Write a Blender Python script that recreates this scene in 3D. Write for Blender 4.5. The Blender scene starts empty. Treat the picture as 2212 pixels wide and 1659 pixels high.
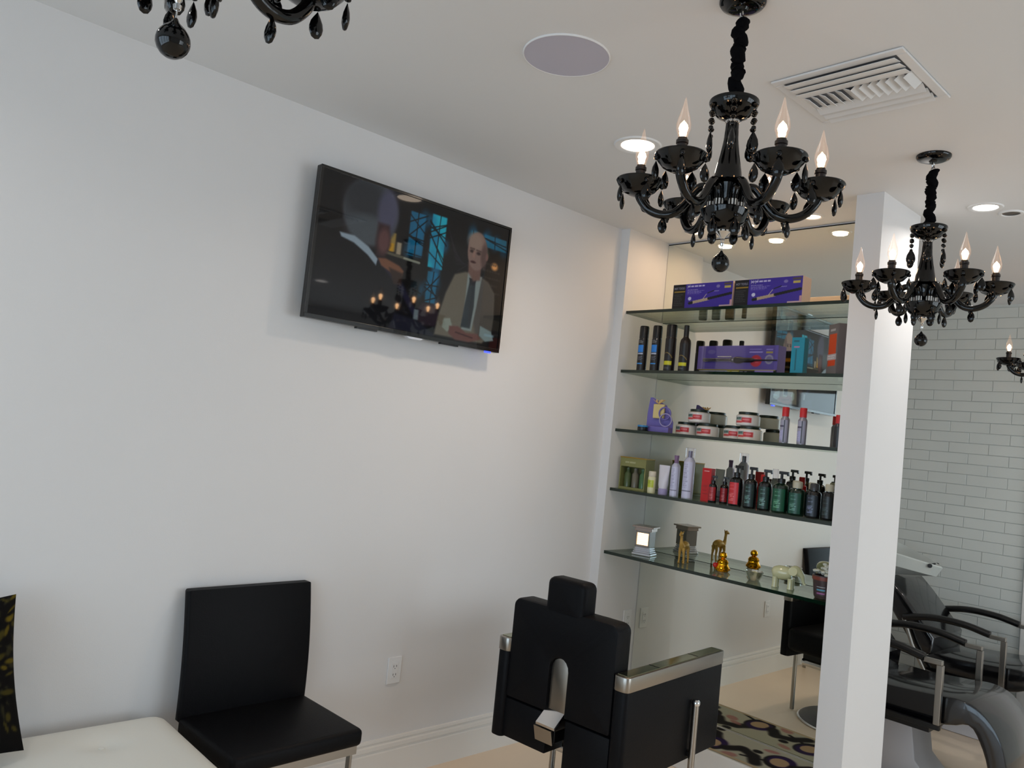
import bpy, bmesh, math, random
import numpy as np
from mathutils import Vector, Matrix
random.seed(4)
PI = math.pi
S = bpy.context.scene
COL = S.collection
R = math.radians

# ------------------------------------------------------------ camera, world, light, exposure
F_PX = 1709.0
Xc = Vector((0.68442471, 0.0274738, -0.72856572))   # world X in camera coords (x right, y down, z forward)
Yc = Vector((0.72218012, 0.11164234, 0.68263597))
Zc = Vector((0.10009338, -0.9933686, 0.05656974))
cam_d = bpy.data.cameras.new('camera')
cam = bpy.data.objects.new('camera', cam_d); COL.objects.link(cam); S.camera = cam
cam_d.sensor_fit = 'HORIZONTAL'; cam_d.sensor_width = 36.0
cam_d.lens = 36.0 * F_PX / 2212.0
cam_d.clip_start = 0.05
right = Vector((Xc.x, Yc.x, Zc.x)); down = Vector((Xc.y, Yc.y, Zc.y)); fwd = Vector((Xc.z, Yc.z, Zc.z))
m = Matrix((right, -down, -fwd)).transposed().to_4x4()
m.translation = Vector((2.8768, 0.0, 1.58))
cam.matrix_world = m

S.view_settings.view_transform = 'Standard'
S.view_settings.look = 'None'
S.view_settings.gamma = 1.0
S.view_settings.use_curve_mapping = False
S.view_settings.exposure = -0.38

w = bpy.data.worlds.new('world'); S.world = w; w.use_nodes = True
bg = w.node_tree.nodes['Background']
bg.inputs[0].default_value = (0.66, 0.80, 1.0, 1); bg.inputs[1].default_value = 1.6

def area(name, loc, rot, sx, sy, power, color, spread=180, shape='RECTANGLE'):
    l = bpy.data.lights.new(name, 'AREA'); l.shape = shape; l.size = sx
    if shape in ('RECTANGLE', 'ELLIPSE'): l.size_y = sy
    l.energy = power; l.color = color; l.spread = R(spread)
    o = bpy.data.objects.new(name, l); COL.objects.link(o); o.location = loc; o.rotation_euler = rot
    return o
COOL = (0.68, 0.845, 1.0); SOFT = (0.92, 0.96, 1.0); WARM = (1.0, 0.68, 0.43); AMBER = (1.0, 0.80, 0.62); NEUT = (1.0, 0.94, 0.88)
# daylight coming in through the shop front behind the camera
area('shopfront_daylight', (2.5, -2.85, 1.40), (R(104), 0, 0), 4.8, 2.4, 122, COOL)
area('added_side_light', (6.35, 4.2, 1.40), (0, R(100), 0), 2.3, 3.8, 122, SOFT)  # added side source, out of view, to brighten the shampoo area

CE = 2.77; YF = 3.43; YM = 3.80

# ------------------------------------------------------------ materials
def srgb(c):
    return tuple((x / 12.92 if x <= 0.04045 else ((x + 0.055) / 1.055) ** 2.4) for x in c)
MATS = {}
def mat(name, col=(.8, .8, .8), rough=.5, metal=0, noise=0, nscale=20, bump=0, bscale=60, emis=None, estr=0, coat=0, spec=.5, attr=False):
    if name in MATS: return MATS[name]
    M = bpy.data.materials.new(name); M.use_nodes = True; nt = M.node_tree; b = nt.nodes['Principled BSDF']
    c = srgb(col) + (1,)
    b.inputs['Base Color'].default_value = c; b.inputs['Roughness'].default_value = rough
    b.inputs['Metallic'].default_value = metal; b.inputs['Coat Weight'].default_value = coat
    b.inputs['Specular IOR Level'].default_value = spec
    tc = nt.nodes.new('ShaderNodeTexCoord')
    if attr:
        a = nt.nodes.new('ShaderNodeVertexColor'); a.layer_name = 'Color'
        nt.links.new(a.outputs[0], b.inputs['Base Color'])
        if estr:
            nt.links.new(a.outputs[0], b.inputs['Emission Color']); b.inputs['Emission Strength'].default_value = estr
    elif noise:
        n = nt.nodes.new('ShaderNodeTexNoise'); n.inputs['Scale'].default_value = nscale; n.inputs['Detail'].default_value = 4
        nt.links.new(tc.outputs['Object'], n.inputs['Vector'])
        mx = nt.nodes.new('ShaderNodeMix'); mx.data_type = 'RGBA'
        mx.inputs[6].default_value = tuple(x * (1 - noise) for x in c[:3]) + (1,); mx.inputs[7].default_value = tuple(min(1, x * (1 + noise)) for x in c[:3]) + (1,)
        nt.links.new(n.outputs['Fac'], mx.inputs[0]); nt.links.new(mx.outputs[2], b.inputs['Base Color'])
    if bump:
        n2 = nt.nodes.new('ShaderNodeTexNoise'); n2.inputs['Scale'].default_value = bscale; n2.inputs['Detail'].default_value = 3
        nt.links.new(tc.outputs['Object'], n2.inputs['Vector'])
        bp = nt.nodes.new('ShaderNodeBump'); bp.inputs['Strength'].default_value = bump; bp.inputs['Distance'].default_value = .002
        nt.links.new(n2.outputs['Fac'], bp.inputs['Height']); nt.links.new(bp.outputs[0], b.inputs['Normal'])
    if emis:
        b.inputs['Emission Color'].default_value = tuple(emis) + (1,); b.inputs['Emission Strength'].default_value = estr
    MATS[name] = M
    return M
def thin_glass(name, tint, gloss=(1, 1, 1), blend=.25, rough=0.0, rmax=.9, base=.04):
    M = bpy.data.materials.new(name); M.use_nodes = True; nt = M.node_tree
    nt.nodes.remove(nt.nodes['Principled BSDF']); out = nt.nodes['Material Output']
    t = nt.nodes.new('ShaderNodeBsdfTransparent'); t.inputs[0].default_value = tuple(tint) + (1,)
    g = nt.nodes.new('ShaderNodeBsdfGlossy'); g.inputs['Roughness'].default_value = rough; g.inputs[0].default_value = tuple(gloss) + (1,)
    lw = nt.nodes.new('ShaderNodeLayerWeight'); lw.inputs['Blend'].default_value = blend
    mr = nt.nodes.new('ShaderNodeMapRange'); mr.inputs['To Min'].default_value = base; mr.inputs['To Max'].default_value = rmax
    mix = nt.nodes.new('ShaderNodeMixShader')
    nt.links.new(lw.outputs['Fresnel'], mr.inputs[0]); nt.links.new(mr.outputs[0], mix.inputs[0])
    nt.links.new(t.outputs[0], mix.inputs[1]); nt.links.new(g.outputs[0], mix.inputs[2]); nt.links.new(mix.outputs[0], out.inputs[0])
    MATS[name] = M
    return M
wallM = mat('wall_paint', (.875, .87, .868), .62, noise=.012, nscale=3, bump=.12, bscale=260)
ceilM = mat('ceiling_paint', (.87, .87, .87), .8, noise=.01, nscale=2)
trimM = mat('trim_paint', (.90, .89, .87), .35)
floorM = mat('floor_tile', (.93, .845, .745), .30, noise=.05, nscale=2.5)
tileM = mat('wall_tile', (.86, .875, .855), .3, noise=.02, nscale=8)
groutM = mat('grout', (.84, .855, .84), .8)
blackG = mat('black_glass', (.012, .012, .014), .07, spec=.42)
blackL = mat('black_leather', (.045, .045, .055), .5, bump=.25, bscale=180, spec=.12)
blackLg = mat('black_vinyl_glossy', (.05, .05, .06), .16, bump=.25, bscale=22, coat=.4)
blackP = mat('black_plastic', (.03, .03, .033), .35)
blackF = mat('black_fabric', (.02, .018, .03), .95, noise=.3, nscale=80, spec=.1)
chrome = mat('chrome', (.82, .82, .82), .1, metal=1)
brushed = mat('brushed_chrome', (.62, .60, .57), .3, metal=1)
armTop = mat('polished_arm_top', (.62, .62, .50), .12, metal=1)
whiteL = mat('white_leather', (.90, .895, .86), .42, bump=.15, bscale=90)
whiteC = mat('white_ceramic', (.80, .82, .80), .15, coat=.5)
whiteP = mat('white_plastic', (.90, .90, .90), .4)
gold = mat('gold', (.80, .60, .18), .32, metal=.75, noise=.15, nscale=60)
goldS = mat('shiny_gold', (.95, .68, .12), .14, metal=1)
tan = mat('tan_gold', (.76, .60, .30), .45, metal=.35, noise=.15, nscale=50)
redM = mat('red_gloss', (.75, .09, .10), .3)
silver = mat('silver', (.78, .78, .80), .25, metal=.7)
mirrorM = mat('mirror', (.945, .95, .915), .0, metal=1)
darkM = mat('dark_recess', (.05, .05, .05), .8)
paintM = mat('printed_surface', attr=True, rough=.35)
paintMat = mat('printed_fabric', attr=True, rough=.9, spec=.1)
screenM = mat('screen_picture', attr=True, rough=.035, estr=.95, spec=.45)
MATS['screen_picture'].node_tree.nodes['Principled BSDF'].inputs['Base Color'].default_value = (.004, .004, .004, 1)
_nt = MATS['screen_picture'].node_tree
for l in list(_nt.links):
    if l.to_socket.name == 'Base Color': _nt.links.remove(l)
glassBulb = thin_glass('bulb_glass', (1, .98, .95), blend=.3, rmax=.25, base=.01)
_n = glassBulb.node_tree; _o = _n.nodes['Material Output']; _s = _o.inputs[0].links[0].from_socket
_e = _n.nodes.new('ShaderNodeEmission'); _e.inputs[0].default_value = (1, .52, .30, 1); _e.inputs[1].default_value = .10  # faint warm halo of the filament put into the glass as glow
_a = _n.nodes.new('ShaderNodeAddShader'); _n.links.new(_s, _a.inputs[0]); _n.links.new(_e.outputs[0], _a.inputs[1]); _n.links.new(_a.outputs[0], _o.inputs[0])
shelfG = thin_glass('shelf_glass', (.93, .96, .90), gloss=(.9, .97, .9), blend=.35, rmax=.85, base=.06)
edgeG = mat('shelf_glass_edge', (.03, .12, .075), .12, coat=.4)
paneG = thin_glass('window_glass', (.96, .98, .98), blend=.3, rmax=.7, base=.04)
clearP = thin_glass('clear_plastic', (.94, .93, .96), blend=.3, rmax=.35, base=.02, rough=.05)
crystalG = thin_glass('pale_crystal', (.90, .92, .80), blend=.55, rmax=.85, base=.35, rough=.2)

# ------------------------------------------------------------ mesh helpers
def link(name, bm, m, parent=None, smooth=False, mats=None):
    me = bpy.data.meshes.new(name); bm.to_mesh(me); bm.free()
    for x in (mats or [m]): me.materials.append(x)
    if smooth:
        for p in me.polygons: p.use_smooth = True
        try: me.set_sharp_from_angle(angle=R(40))
        except Exception: pass
    o = bpy.data.objects.new(name, me); COL.objects.link(o)
    if parent is not None: o.parent = parent
    return o
def empty(name, loc, rz=0):
    o = bpy.data.objects.new(name, None); COL.objects.link(o); o.location = loc; o.rotation_euler = (0, 0, rz); o.empty_display_size = .05
    return o
def tag(o, label, cat, group=None):
    o['label'] = label; o['category'] = cat
    if group: o['group'] = group
    return o
def struct(o, label=None):
    o['kind'] = 'structure'
    if label: o['label'] = label
    return o
def box(bm, x0, x1, y0, y1, z0, z1, bev=0, seg=2, M=None, mi=0):
    t = bmesh.new()
    bmesh.ops.create_cube(t, size=1)
    for v in t.verts:
        v.co = Vector(((x0 + x1) / 2 + v.co.x * (x1 - x0), (y0 + y1) / 2 + v.co.y * (y1 - y0), (z0 + z1) / 2 + v.co.z * (z1 - z0)))
    if bev: bmesh.ops.bevel(t, geom=t.edges[:], offset=bev, segments=seg, profile=.5, affect='EDGES')
    if M is not None: bmesh.ops.transform(t, matrix=M, verts=t.verts)
    for f in t.faces: f.material_index = mi
    me = bpy.data.meshes.new('t'); t.to_mesh(me); t.free(); bm.from_mesh(me); bpy.data.meshes.remove(me)
    return bm
def B(*a, **k): return box(bmesh.new(), *a, **k)
def lathe(prof, n=24, bm=None, M=None, mi=0, cap=True):
    bm = bm or bmesh.new(); rings = []
    for r, z in prof:
        if r < 1e-5: rings.append([bm.verts.new((0, 0, z))])
        else: rings.append([bm.verts.new((r * math.cos(2 * PI * i / n), r * math.sin(2 * PI * i / n), z)) for i in range(n)])
    fs = []
    for a, b in zip(rings, rings[1:]):
        for i in range(n):
            j = (i + 1) % n
            if len(a) == 1 and len(b) == 1: continue
            if len(a) == 1: fs.append(bm.faces.new((a[0], b[i], b[j])))
            elif len(b) == 1: fs.append(bm.faces.new((a[i], a[j], b[0])))
            else: fs.append(bm.faces.new((a[i], a[j], b[j], b[i])))
    if cap:
        if len(rings[0]) > 1: fs.append(bm.faces.new(rings[0][::-1]))
        if len(rings[-1]) > 1: fs.append(bm.faces.new(rings[-1]))
    for f in fs: f.material_index = mi
    if M is not None:
        vs = {v for f in fs for v in f.verts}; bmesh.ops.transform(bm, matrix=M, verts=list(vs))
    bmesh.ops.recalc_face_normals(bm, faces=fs)
    return bm
def tube(path, rad, n=10, bm=None, flat=1.0):
    bm = bm or bmesh.new(); P = [Vector(p) for p in path]
    rr = rad if isinstance(rad, (list, tuple)) else [rad] * len(P)
    rings = []; up = None
    for i, p in enumerate(P):
        t = (P[min(i + 1, len(P) - 1)] - P[max(i - 1, 0)]).normalized()
        if up is None:
            up = Vector((0, 0, 1)) if abs(t.z) < .9 else Vector((1, 0, 0))
        s = t.cross(up).normalized(); u = s.cross(t).normalized(); up = u
        rings.append([bm.verts.new(p + (s * math.cos(2 * PI * k / n) + u * flat * math.sin(2 * PI * k / n)) * rr[i]) for k in range(n)])
    for a, b in zip(rings, rings[1:]):
        for k in range(n): bm.faces.new((a[k], a[(k + 1) % n], b[(k + 1) % n], b[k]))
    bm.faces.new(rings[0][::-1]); bm.faces.new(rings[-1])
    bmesh.ops.recalc_face_normals(bm, faces=bm.faces)
    return bm
def spline(pts, n=8):
    P = [Vector(p) for p in pts]; P = [P[0] * 2 - P[1]] + P + [P[-1] * 2 - P[-2]]; out = []
    for i in range(1, len(P) - 2):
        for k in range(n):
            t = k / n; a, b, c, d = P[i - 1:i + 3]
            out.append(.5 * ((2 * b) + (c - a) * t + (2 * a - 5 * b + 4 * c - d) * t * t + (3 * b - a - 3 * c + d) * t ** 3))
    out.append(P[-2]); return out
def prism(pts, axis, a, b, bev=0, seg=2, bm=None):
    """extrude closed 2D outline along axis from a to b"""
    t = bmesh.new()
    def mk(u, v, h): return {'x': (h, u, v), 'y': (u, h, v), 'z': (u, v, h)}[axis]
    lo = [t.verts.new(mk(u, v, a)) for u, v in pts]; hi = [t.verts.new(mk(u, v, b)) for u, v in pts]
    n = len(pts); f1 = t.faces.new(lo); f2 = t.faces.new(hi[::-1])
    for i in range(n): t.faces.new((lo[i], lo[(i + 1) % n], hi[(i + 1) % n], hi[i]))
    bmesh.ops.recalc_face_normals(t, faces=t.faces)
    if bev:
        es = [e for e in t.edges if (e in f1.edges[:] or e in f2.edges[:])]
        bmesh.ops.bevel(t, geom=es, offset=bev, segments=seg, profile=.5, affect='EDGES')
    if bm is None: return t
    me = bpy.data.meshes.new('t'); t.to_mesh(me); t.free(); bm.from_mesh(me); bpy.data.meshes.remove(me); return bm
def rrect(x0, x1, y0, y1, r, n=5):
    out = []
    for cx, cy, a0 in ((x1 - r, y1 - r, 0), (x0 + r, y1 - r, 90), (x0 + r, y0 + r, 180), (x1 - r, y0 + r, 270)):
        for k in range(n + 1):
            a = R(a0 + 90 * k / n); out.append((cx + r * math.cos(a), cy + r * math.sin(a)))
    return out
def dup(o, parent=None, loc=None, rz=None):
    c = o.copy(); COL.objects.link(c)
    if parent is not None: c.parent = parent
    if loc is not None: c.location = loc
    if rz is not None: c.rotation_euler = (0, 0, rz)
    for ch in list(o.children): dup(ch, c)
    return c

# ------------------------------------------------------------ painter: a small canvas turned into vertex colours of a flat or curved grid
class Canvas:
    def __init__(s, nx, ny, col, asp=1.0):
        s.a = np.zeros((ny, nx, 3)); s.a[:] = col; s.nx, s.ny, s.asp = nx, ny, asp
        s.u, s.v = np.meshgrid(np.linspace(0, 1, nx), np.linspace(0, 1, ny))
    def put(s, mask, col):
        mask = np.clip(mask, 0, 1)[..., None]; s.a = s.a * (1 - mask) + np.array(col) * mask
    def ell(s, cx, cy, rx, ry, col, soft=.15, rot=0, op=1):
        du, dv = (s.u - cx) * s.asp, s.v - cy; c, q = math.cos(rot), math.sin(rot)
        d = np.sqrt(((du * c + dv * q) / (rx * s.asp)) ** 2 + ((-du * q + dv * c) / ry) ** 2)
        s.put(op * np.clip((1 + soft / 2 - d) / soft, 0, 1), col)
    def rect(s, x0, x1, y0, y1, col, soft=.004, op=1):
        sx = soft; m_ = np.clip((s.u - x0) / sx + .5, 0, 1) * np.clip((x1 - s.u) / sx + .5, 0, 1) * np.clip((s.v - y0) / sx + .5, 0, 1) * np.clip((y1 - s.v) / sx + .5, 0, 1)
        s.put(op * m_, col)
    def poly(s, pts, col, soft=.01, op=1):
        ins = np.zeros_like(s.u, bool); dm = np.full_like(s.u, 9.)
        n = len(pts)
        for i in range(n):
            x1, y1 = pts[i]; x2, y2 = pts[(i + 1) % n]
            if y1 != y2:
                c = ((y1 > s.v) != (y2 > s.v)) & (s.u < (x2 - x1) * (s.v - y1) / (y2 - y1) + x1); ins ^= c
            ax, bx = x1 * s.asp, x2 * s.asp; dx, dy = bx - ax, y2 - y1; L = dx * dx + dy * dy + 1e-12
            t = np.clip(((s.u * s.asp - ax) * dx + (s.v - y1) * dy) / L, 0, 1)
            dm = np.minimum(dm, np.hypot(s.u * s.asp - ax - t * dx, s.v - y1 - t * dy))
        sd = np.where(ins, dm, -dm); s.put(op * np.clip(sd / soft + .5, 0, 1), col)
    def line(s, x1, y1, x2, y2, w_, col, soft=.006, op=1):
        ax, bx = x1 * s.asp, x2 * s.asp; dx, dy = bx - ax, y2 - y1; L = dx * dx + dy * dy + 1e-12
        t = np.clip(((s.u * s.asp - ax) * dx + (s.v - y1) * dy) / L, 0, 1)
        d = np.hypot(s.u * s.asp - ax - t * dx, s.v - y1 - t * dy)
        s.put(op * np.clip((w_ - d) / soft + .5, 0, 1), col)
    def streaks(s, x0, x1, y0, y1, n, col, seed=1, h=.3, op=.8):
        rg = random.Random(seed)
        for i in range(n):
            y = y0 + (y1 - y0) * (i + .5) / n; hh = (y1 - y0) / n * h; x = x0
            xe = x1 - (x1 - x0) * rg.random() * .35
            while x < xe:
                L = (x1 - x0) * rg.uniform(.05, .16); s.rect(x, min(x + L, xe), y - hh / 2, y + hh / 2, col, op=op); x += L + (x1 - x0) * .03
def grid(name, cv, m, parent, fn):
    """fn(u,v)->xyz ; v up"""
    me = bpy.data.meshes.new(name); nx, ny = cv.nx, cv.ny
    vs = [fn(i / (nx - 1), j / (ny - 1)) for j in range(ny) for i in range(nx)]
    fs = [(j * nx + i, j * nx + i + 1, (j + 1) * nx + i + 1, (j + 1) * nx + i) for j in range(ny - 1) for i in range(nx - 1)]
    me.from_pydata(vs, [], fs); me.materials.append(m)
    at = me.color_attributes.new('Color', 'FLOAT_COLOR', 'POINT')
    a = cv.a.reshape(-1, 3); lin = np.where(a <= .04045, a / 12.92, ((a + .055) / 1.055) ** 2.4)
    at.data.foreach_set('color', np.concatenate([lin, np.ones((len(lin), 1))], 1).astype(np.float32).ravel())
    for p in me.polygons: p.use_smooth = True
    o = bpy.data.objects.new(name, me); COL.objects.link(o)
    if parent is not None: o.parent = parent
    return o
def curved(r, z0, z1, a0, a1):
    return lambda u, v: (r * math.cos(a0 + (a1 - a0) * u), r * math.sin(a0 + (a1 - a0) * u), z0 + (z1 - z0) * v)
def text(name, s, size, m, parent, M, depth=.0004, sx=1.0):
    c = bpy.data.curves.new('t', 'FONT'); c.body = s; c.size = size; c.extrude = depth; c.align_x = 'LEFT'
    o = bpy.data.objects.new('t', c); COL.objects.link(o); bpy.context.view_layer.update()
    me = bpy.data.meshes.new_from_object(o.evaluated_get(bpy.context.evaluated_depsgraph_get()))
    bpy.data.objects.remove(o); me.transform(M @ Matrix.Diagonal((sx, 1, 1, 1))); me.materials.clear(); me.materials.append(m); me.name = name
    r = bpy.data.objects.new(name, me); COL.objects.link(r); r.parent = parent
    return r

# ------------------------------------------------------------ the setting
RX, Y0, Y1 = 6.1, -2.6, 6.1
struct(link('floor', B(-.15, RX + .15, Y0 - .15, Y1 + .15, -.12, 0), floorM), 'cream coloured smooth floor of the salon')
struct(link('ceiling', B(-.15, RX + .15, Y0 - .15, Y1 + .15, CE, CE + .12), ceilM), 'plain white ceiling with downlights and chandeliers')
struct(link('wall_left', B(-.15, 0, Y0 - .15, Y1 + .15, 0, CE), wallM), 'long white wall that carries the television')
bm = B(RX, RX + .12, Y0 - .15, 2.4, 0, CE); box(bm, RX, RX + .12, 6.0, Y1 + .15, 0, CE); box(bm, RX, RX + .12, 2.4, 6.0, 0, .3); box(bm, RX, RX + .12, 2.4, 6.0, 2.5, CE)
struct(link('wall_right', bm, wallM))
struct(link('wall_niche', B(0, .06, YF, YM + .006, 0, CE), wallM), 'narrow white wall end at the left of the shelf niche')
struct(link('wall_partition', B(0, 1.455, YM + .006, YM + .056, 0, CE), wallM), 'thin wall behind the niche mirror')
struct(link('wall_column', B(1.335, 1.455, YF, YM + .006, 0, CE), wallM), 'white wall end at the right of the shelf niche')
# shop front: sill, header, jambs and four panes
bm = B(-.0, .2, Y0 - .12, Y0, 0, CE); box(bm, 4.85, RX, Y0 - .12, Y0, 0, CE); box(bm, .2, 4.85, Y0 - .12, Y0, 2.5, CE); box(bm, .2, 4.85, Y0 - .12, Y0, 0, .25)
struct(link('wall_front', bm, wallM))
for i in range(4):
    x0 = .2 + i * 1.1625
    fr = B(x0, x0 + .05, Y0 - .09, Y0 - .03, .25, 2.5); box(fr, x0 + 1.1125, x0 + 1.1625, Y0 - .09, Y0 - .03, .25, 2.5)
    box(fr, x0 + .05, x0 + 1.1125, Y0 - .09, Y0 - .03, .25, .31); box(fr, x0 + .05, x0 + 1.1125, Y0 - .09, Y0 - .03, 2.44, 2.5)
    f = struct(link('window_%d' % (i + 1), fr, brushed))
    link('pane', B(x0 + .05, x0 + 1.1125, Y0 - .065, Y0 - .06, .31, 2.44), paneG, f)
for i in range(3):  # right wall windows added out of view to let the extra side light in
    y0 = 2.4 + i * 1.2
    fr = B(RX + .03, RX + .09, y0, y0 + .05, .3, 2.5); box(fr, RX + .03, RX + .09, y0 + 1.15, y0 + 1.2, .3, 2.5)
    box(fr, RX + .03, RX + .09, y0 + .05, y0 + 1.15, .3, .36); box(fr, RX + .03, RX + .09, y0 + .05, y0 + 1.15, 2.44, 2.5)
    f = struct(link('window_%d' % (i + 5), fr, brushed))
    link('pane', B(RX + .06, RX + .065, y0 + .05, y0 + 1.15, .36, 2.44), paneG, f)
# back wall of the shampoo area with its running-bond tiles
wb = struct(link('wall_back', B(-.0, RX, Y1, Y1 + .12, 0, CE), groutM), 'far wall clad in long grey-white tiles behind the shampoo chairs')
TH, TL = .073, .25
tm = bpy.data.meshes.new('tile'); t = B(0, TL - .0025, Y1 - .006, Y1 + .002, 0, TH - .0035, bev=.0015, seg=1); t.to_mesh(tm); t.free(); tm.materials.append(tileM)
tmh = bpy.data.meshes.new('tile'); t = B(0, TL / 2 - .0025, Y1 - .006, Y1 + .002, 0, TH - .0035, bev=.0015, seg=1); t.to_mesh(tmh); t.free(); tmh.materials.append(tileM)
def put_tile(me, x, z, y):
    o = bpy.data.objects.new('tile', me); COL.objects.link(o); o.parent = wb; o.location = (x, y, z)
for r_ in range(37):
    z = .05 + r_ * TH
    if r_ % 2:
        put_tile(tmh, .555, z, random.uniform(-.0015, .001))
        for c_ in range(3): put_tile(tm, .68 + c_ * TL, z, random.uniform(-.0015, .001))
    else:
        for c_ in range(3): put_tile(tm, .555 + c_ * TL, z, random.uniform(-.0015, .001))
        put_tile(tmh, .555 + 3 * TL, z, random.uniform(-.0015, .001))
struct(link('trim_1', B(1.435, 1.56, Y1 - .03, Y1, 0, CE - .1, bev=.004), trimM), 'white door casing at the right end of the tiled wall')
struct(link('door_1', B(1.57, 2.45, Y1 - .02, Y1, 0, 2.15, bev=.004), trimM), 'white door beside the tiled wall')
# baseboard with its two grooves and rounded top
pf = [(0, 0), (.016, 0), (.016, .118), (.010, .122), (.010, .130), (.015, .134), (.014, .150), (.007, .155), (.007, .161), (.011, .165), (.009, .176), (0, .178)]
struct(link('baseboard_left', prism(pf, 'y', Y0, YF), trimM), 'white moulded baseboard along the left wall')
struct(link('baseboard_right', prism([(RX - x, z) for x, z in pf], 'y', Y0, Y1 - .03), trimM))
# niche plinth
pl = struct(link('trim_2', B(.06, 1.335, YF + .03, YM, 0, .145, bev=.004), trimM), 'low white plinth at the foot of the niche mirror')
# mirror
mi = tag(empty('wall_mirror', (.70, YM, .145)), 'tall frameless mirror covering the back of the shelf niche', 'mirror')
g = link('mirror_glass', B(-.637, .632, -.001, .005, .002, 2.612), mirrorM, mi)
g2 = link('edge_strip', B(-.638, .633, -.0015, .0055, 2.612, 2.618), darkM, mi)

# ------------------------------------------------------------ glass shelves
SHZ = [2.305, 1.972, 1.642, 1.313, .965]
desc = ['top glass shelf under the two purple curling iron boxes', 'second glass shelf from the top, with the black spray cans', 'middle glass shelf carrying the white jars',
        'fourth glass shelf from the top, crowded with pump bottles', 'lowest glass shelf with the gold figurines']
for k, z in enumerate(SHZ):
    e = tag(empty('glass_shelf', (.6975, 3.625, z)), desc[k], 'shelf', 'glass shelves in the mirror niche')
    t_ = .016
    bm = B(-.6372, .6372, -.165, .165, -t_, 0)
    for f in bm.faces: f.material_index = 0 if abs(f.normal.z) > .5 else 1
    link('pane', bm, None, e, mats=[shelfG, edgeG])


# ------------------------------------------------------------ products on the shelves
def item(name, x, y, z, rz, label, cat, group=None): return tag(empty(name, (x, y, z + .0006), rz), label, cat, group)
LA0, LA1 = R(-155), R(-25)     # label arc, facing -Y
# --- top shelf: two flat boxes
def iron_box(x0, label):
    e = item('curling_iron_box', x0, 3.505, SHZ[0], 0, label, 'box', 'purple curling iron boxes on the top shelf')
    W, Hh, D = .365, .138, .085
    link('carton', B(0, W, 0, D, 0, Hh, bev=.0015), mat('carton_pinkish', (.86, .78, .74), .5), e)
    cv = Canvas(150, 60, (.24, .16, .60), W / Hh)
    cv.rect(0, .22, 0, 1, (.07, .06, .07)); cv.rect(.02, .21, .68, .74, (.60, .48, .16))
    cv.streaks(.02, .2, .15, .62, 7, (.5, .5, .5), 3, op=.55)
    cv.streaks(.25, .62, .86, .95, 1, (.92, .90, .98), 5, .6)
    cv.streaks(.25, .45, .74, .79, 1, (.85, .83, .95), 8, .5); cv.streaks(.25, .55, .55, .73, 5, (.75, .73, .92), 6, .4, .6)
    cv.ell(.765, .84, .03, .06, (.5, .46, .7)); cv.streaks(.68, .82, .60, .68, 2, (.8, .8, .9), 2)
    cv.rect(.86, .98, .88, .95, (.35, .3, .25)); cv.rect(.87, .97, .76, .84, (.75, .68, .35))
    cv.line(.32, .25, .62, .37, .055, (.70, .62, .52)); cv.line(.30, .24, .34, .255, .055, (.08, .08, .08))
    cv.line(.62, .38, .98, .54, .05, (.06, .06, .07)); cv.line(.52, .36, .58, .56, .012, (.75, .7, .62)); cv.line(.60, .60, .70, .68, .02, (.10, .09, .16))
    cv.ell(.30, .42, .028, .07, (.82, .82, .92)); cv.rect(.8, 1, .05, .11, (.82, .7, .72)); cv.rect(.97, 1, .1, .3, (.8, .6, .62))
    grid('front_print', cv, paintM, e, lambda u, v: (.001 + u * (W - .002), -.0006, .001 + v * (Hh - .002)))
    Mx = Matrix.Translation((.008, -.0008, Hh * .80)) @ Matrix.Rotation(R(90), 4, 'X')
    text('lettering', 'HOT TOOLS', .0165, mat('pale_ink', (.62, .62, .70), .5), e, Mx, sx=.72)
    Mx = Matrix.Translation((W * .235, -.0008, Hh * .82)) @ Matrix.Rotation(R(90), 4, 'X')
    text('size_figure', '1"' if x0 < .5 else '1½"', .028, mat('pale_ink'), e, Mx)
iron_box(.335, 'purple and black curling iron box, left one on top shelf')
iron_box(.709, 'purple and black curling iron box nearer the column, right one on top shelf')

def spray_can(x, y, z, kind, label, group, h=.252, r=.0265):
    e = item('spray_can', x, y, z, 0, label, 'spray can', group)
    bodyc = mat('can_black', (.06, .055, .06), .28, coat=.3)
    if kind == 'neck':
        link('body', lathe([(r, 0), (r, h * .62), (r * .9, h * .68), (r * .5, h * .74), (r * .5, h * .76)], 24), mat('brown_black', (.11, .07, .06), .3), e, True)
        link('cap', lathe([(r * .48, h * .76), (r * .48, h * .99), (r * .40, h)], 20), blackP, e, True)
    else:
        link('body', lathe([(r * .96, 0), (r, .004), (r, h * .70), (r * .93, h * .72), (r * .93, h * .73)], 24), bodyc if kind == 'blue' else mat('brown_black', (.11, .07, .06), .3), e, True)
        link('cap', lathe([(r * .97, h * .73), (r * .97, h * .97), (r * .86, h)], 24), blackP, e, True)
    cv = Canvas(30, 60, (.08, .07, .075), .5)
    if kind == 'blue':
        cv.rect(.2, .8, .58, .82, (.12, .48, .82)); cv.rect(.2, .8, .52, .56, (.7, .72, .8)); cv.streaks(.25, .8, .88, .98, 3, (.6, .6, .6), 4); cv.streaks(.3, .8, .32, .46, 4, (.5, .5, .55), 5); cv.rect(.2, .8, .2, .235, (.2, .55, .85))
    else:
        cv.rect(.1, .95, .17, .30, (.78, .76, .12)); cv.streaks(.2, .9, .35, .45, 3, (.5, .5, .5), 6); cv.streaks(.2, .9, .04, .13, 2, (.5, .5, .5), 6)
        for q in range(8): cv.line(.15 + .1 * q, .56 - .02 * (q - 3) ** 2 * .3, .25 + .1 * q, .56 - .02 * (q - 2) ** 2 * .3, .012, (.55, .45, .2))
    grid('label', cv, paintM, e, curved(r + .0005, .004, h * (.60 if kind == 'neck' else .69), LA0, LA1))
sg = 'black spray cans on the second shelf'
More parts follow.
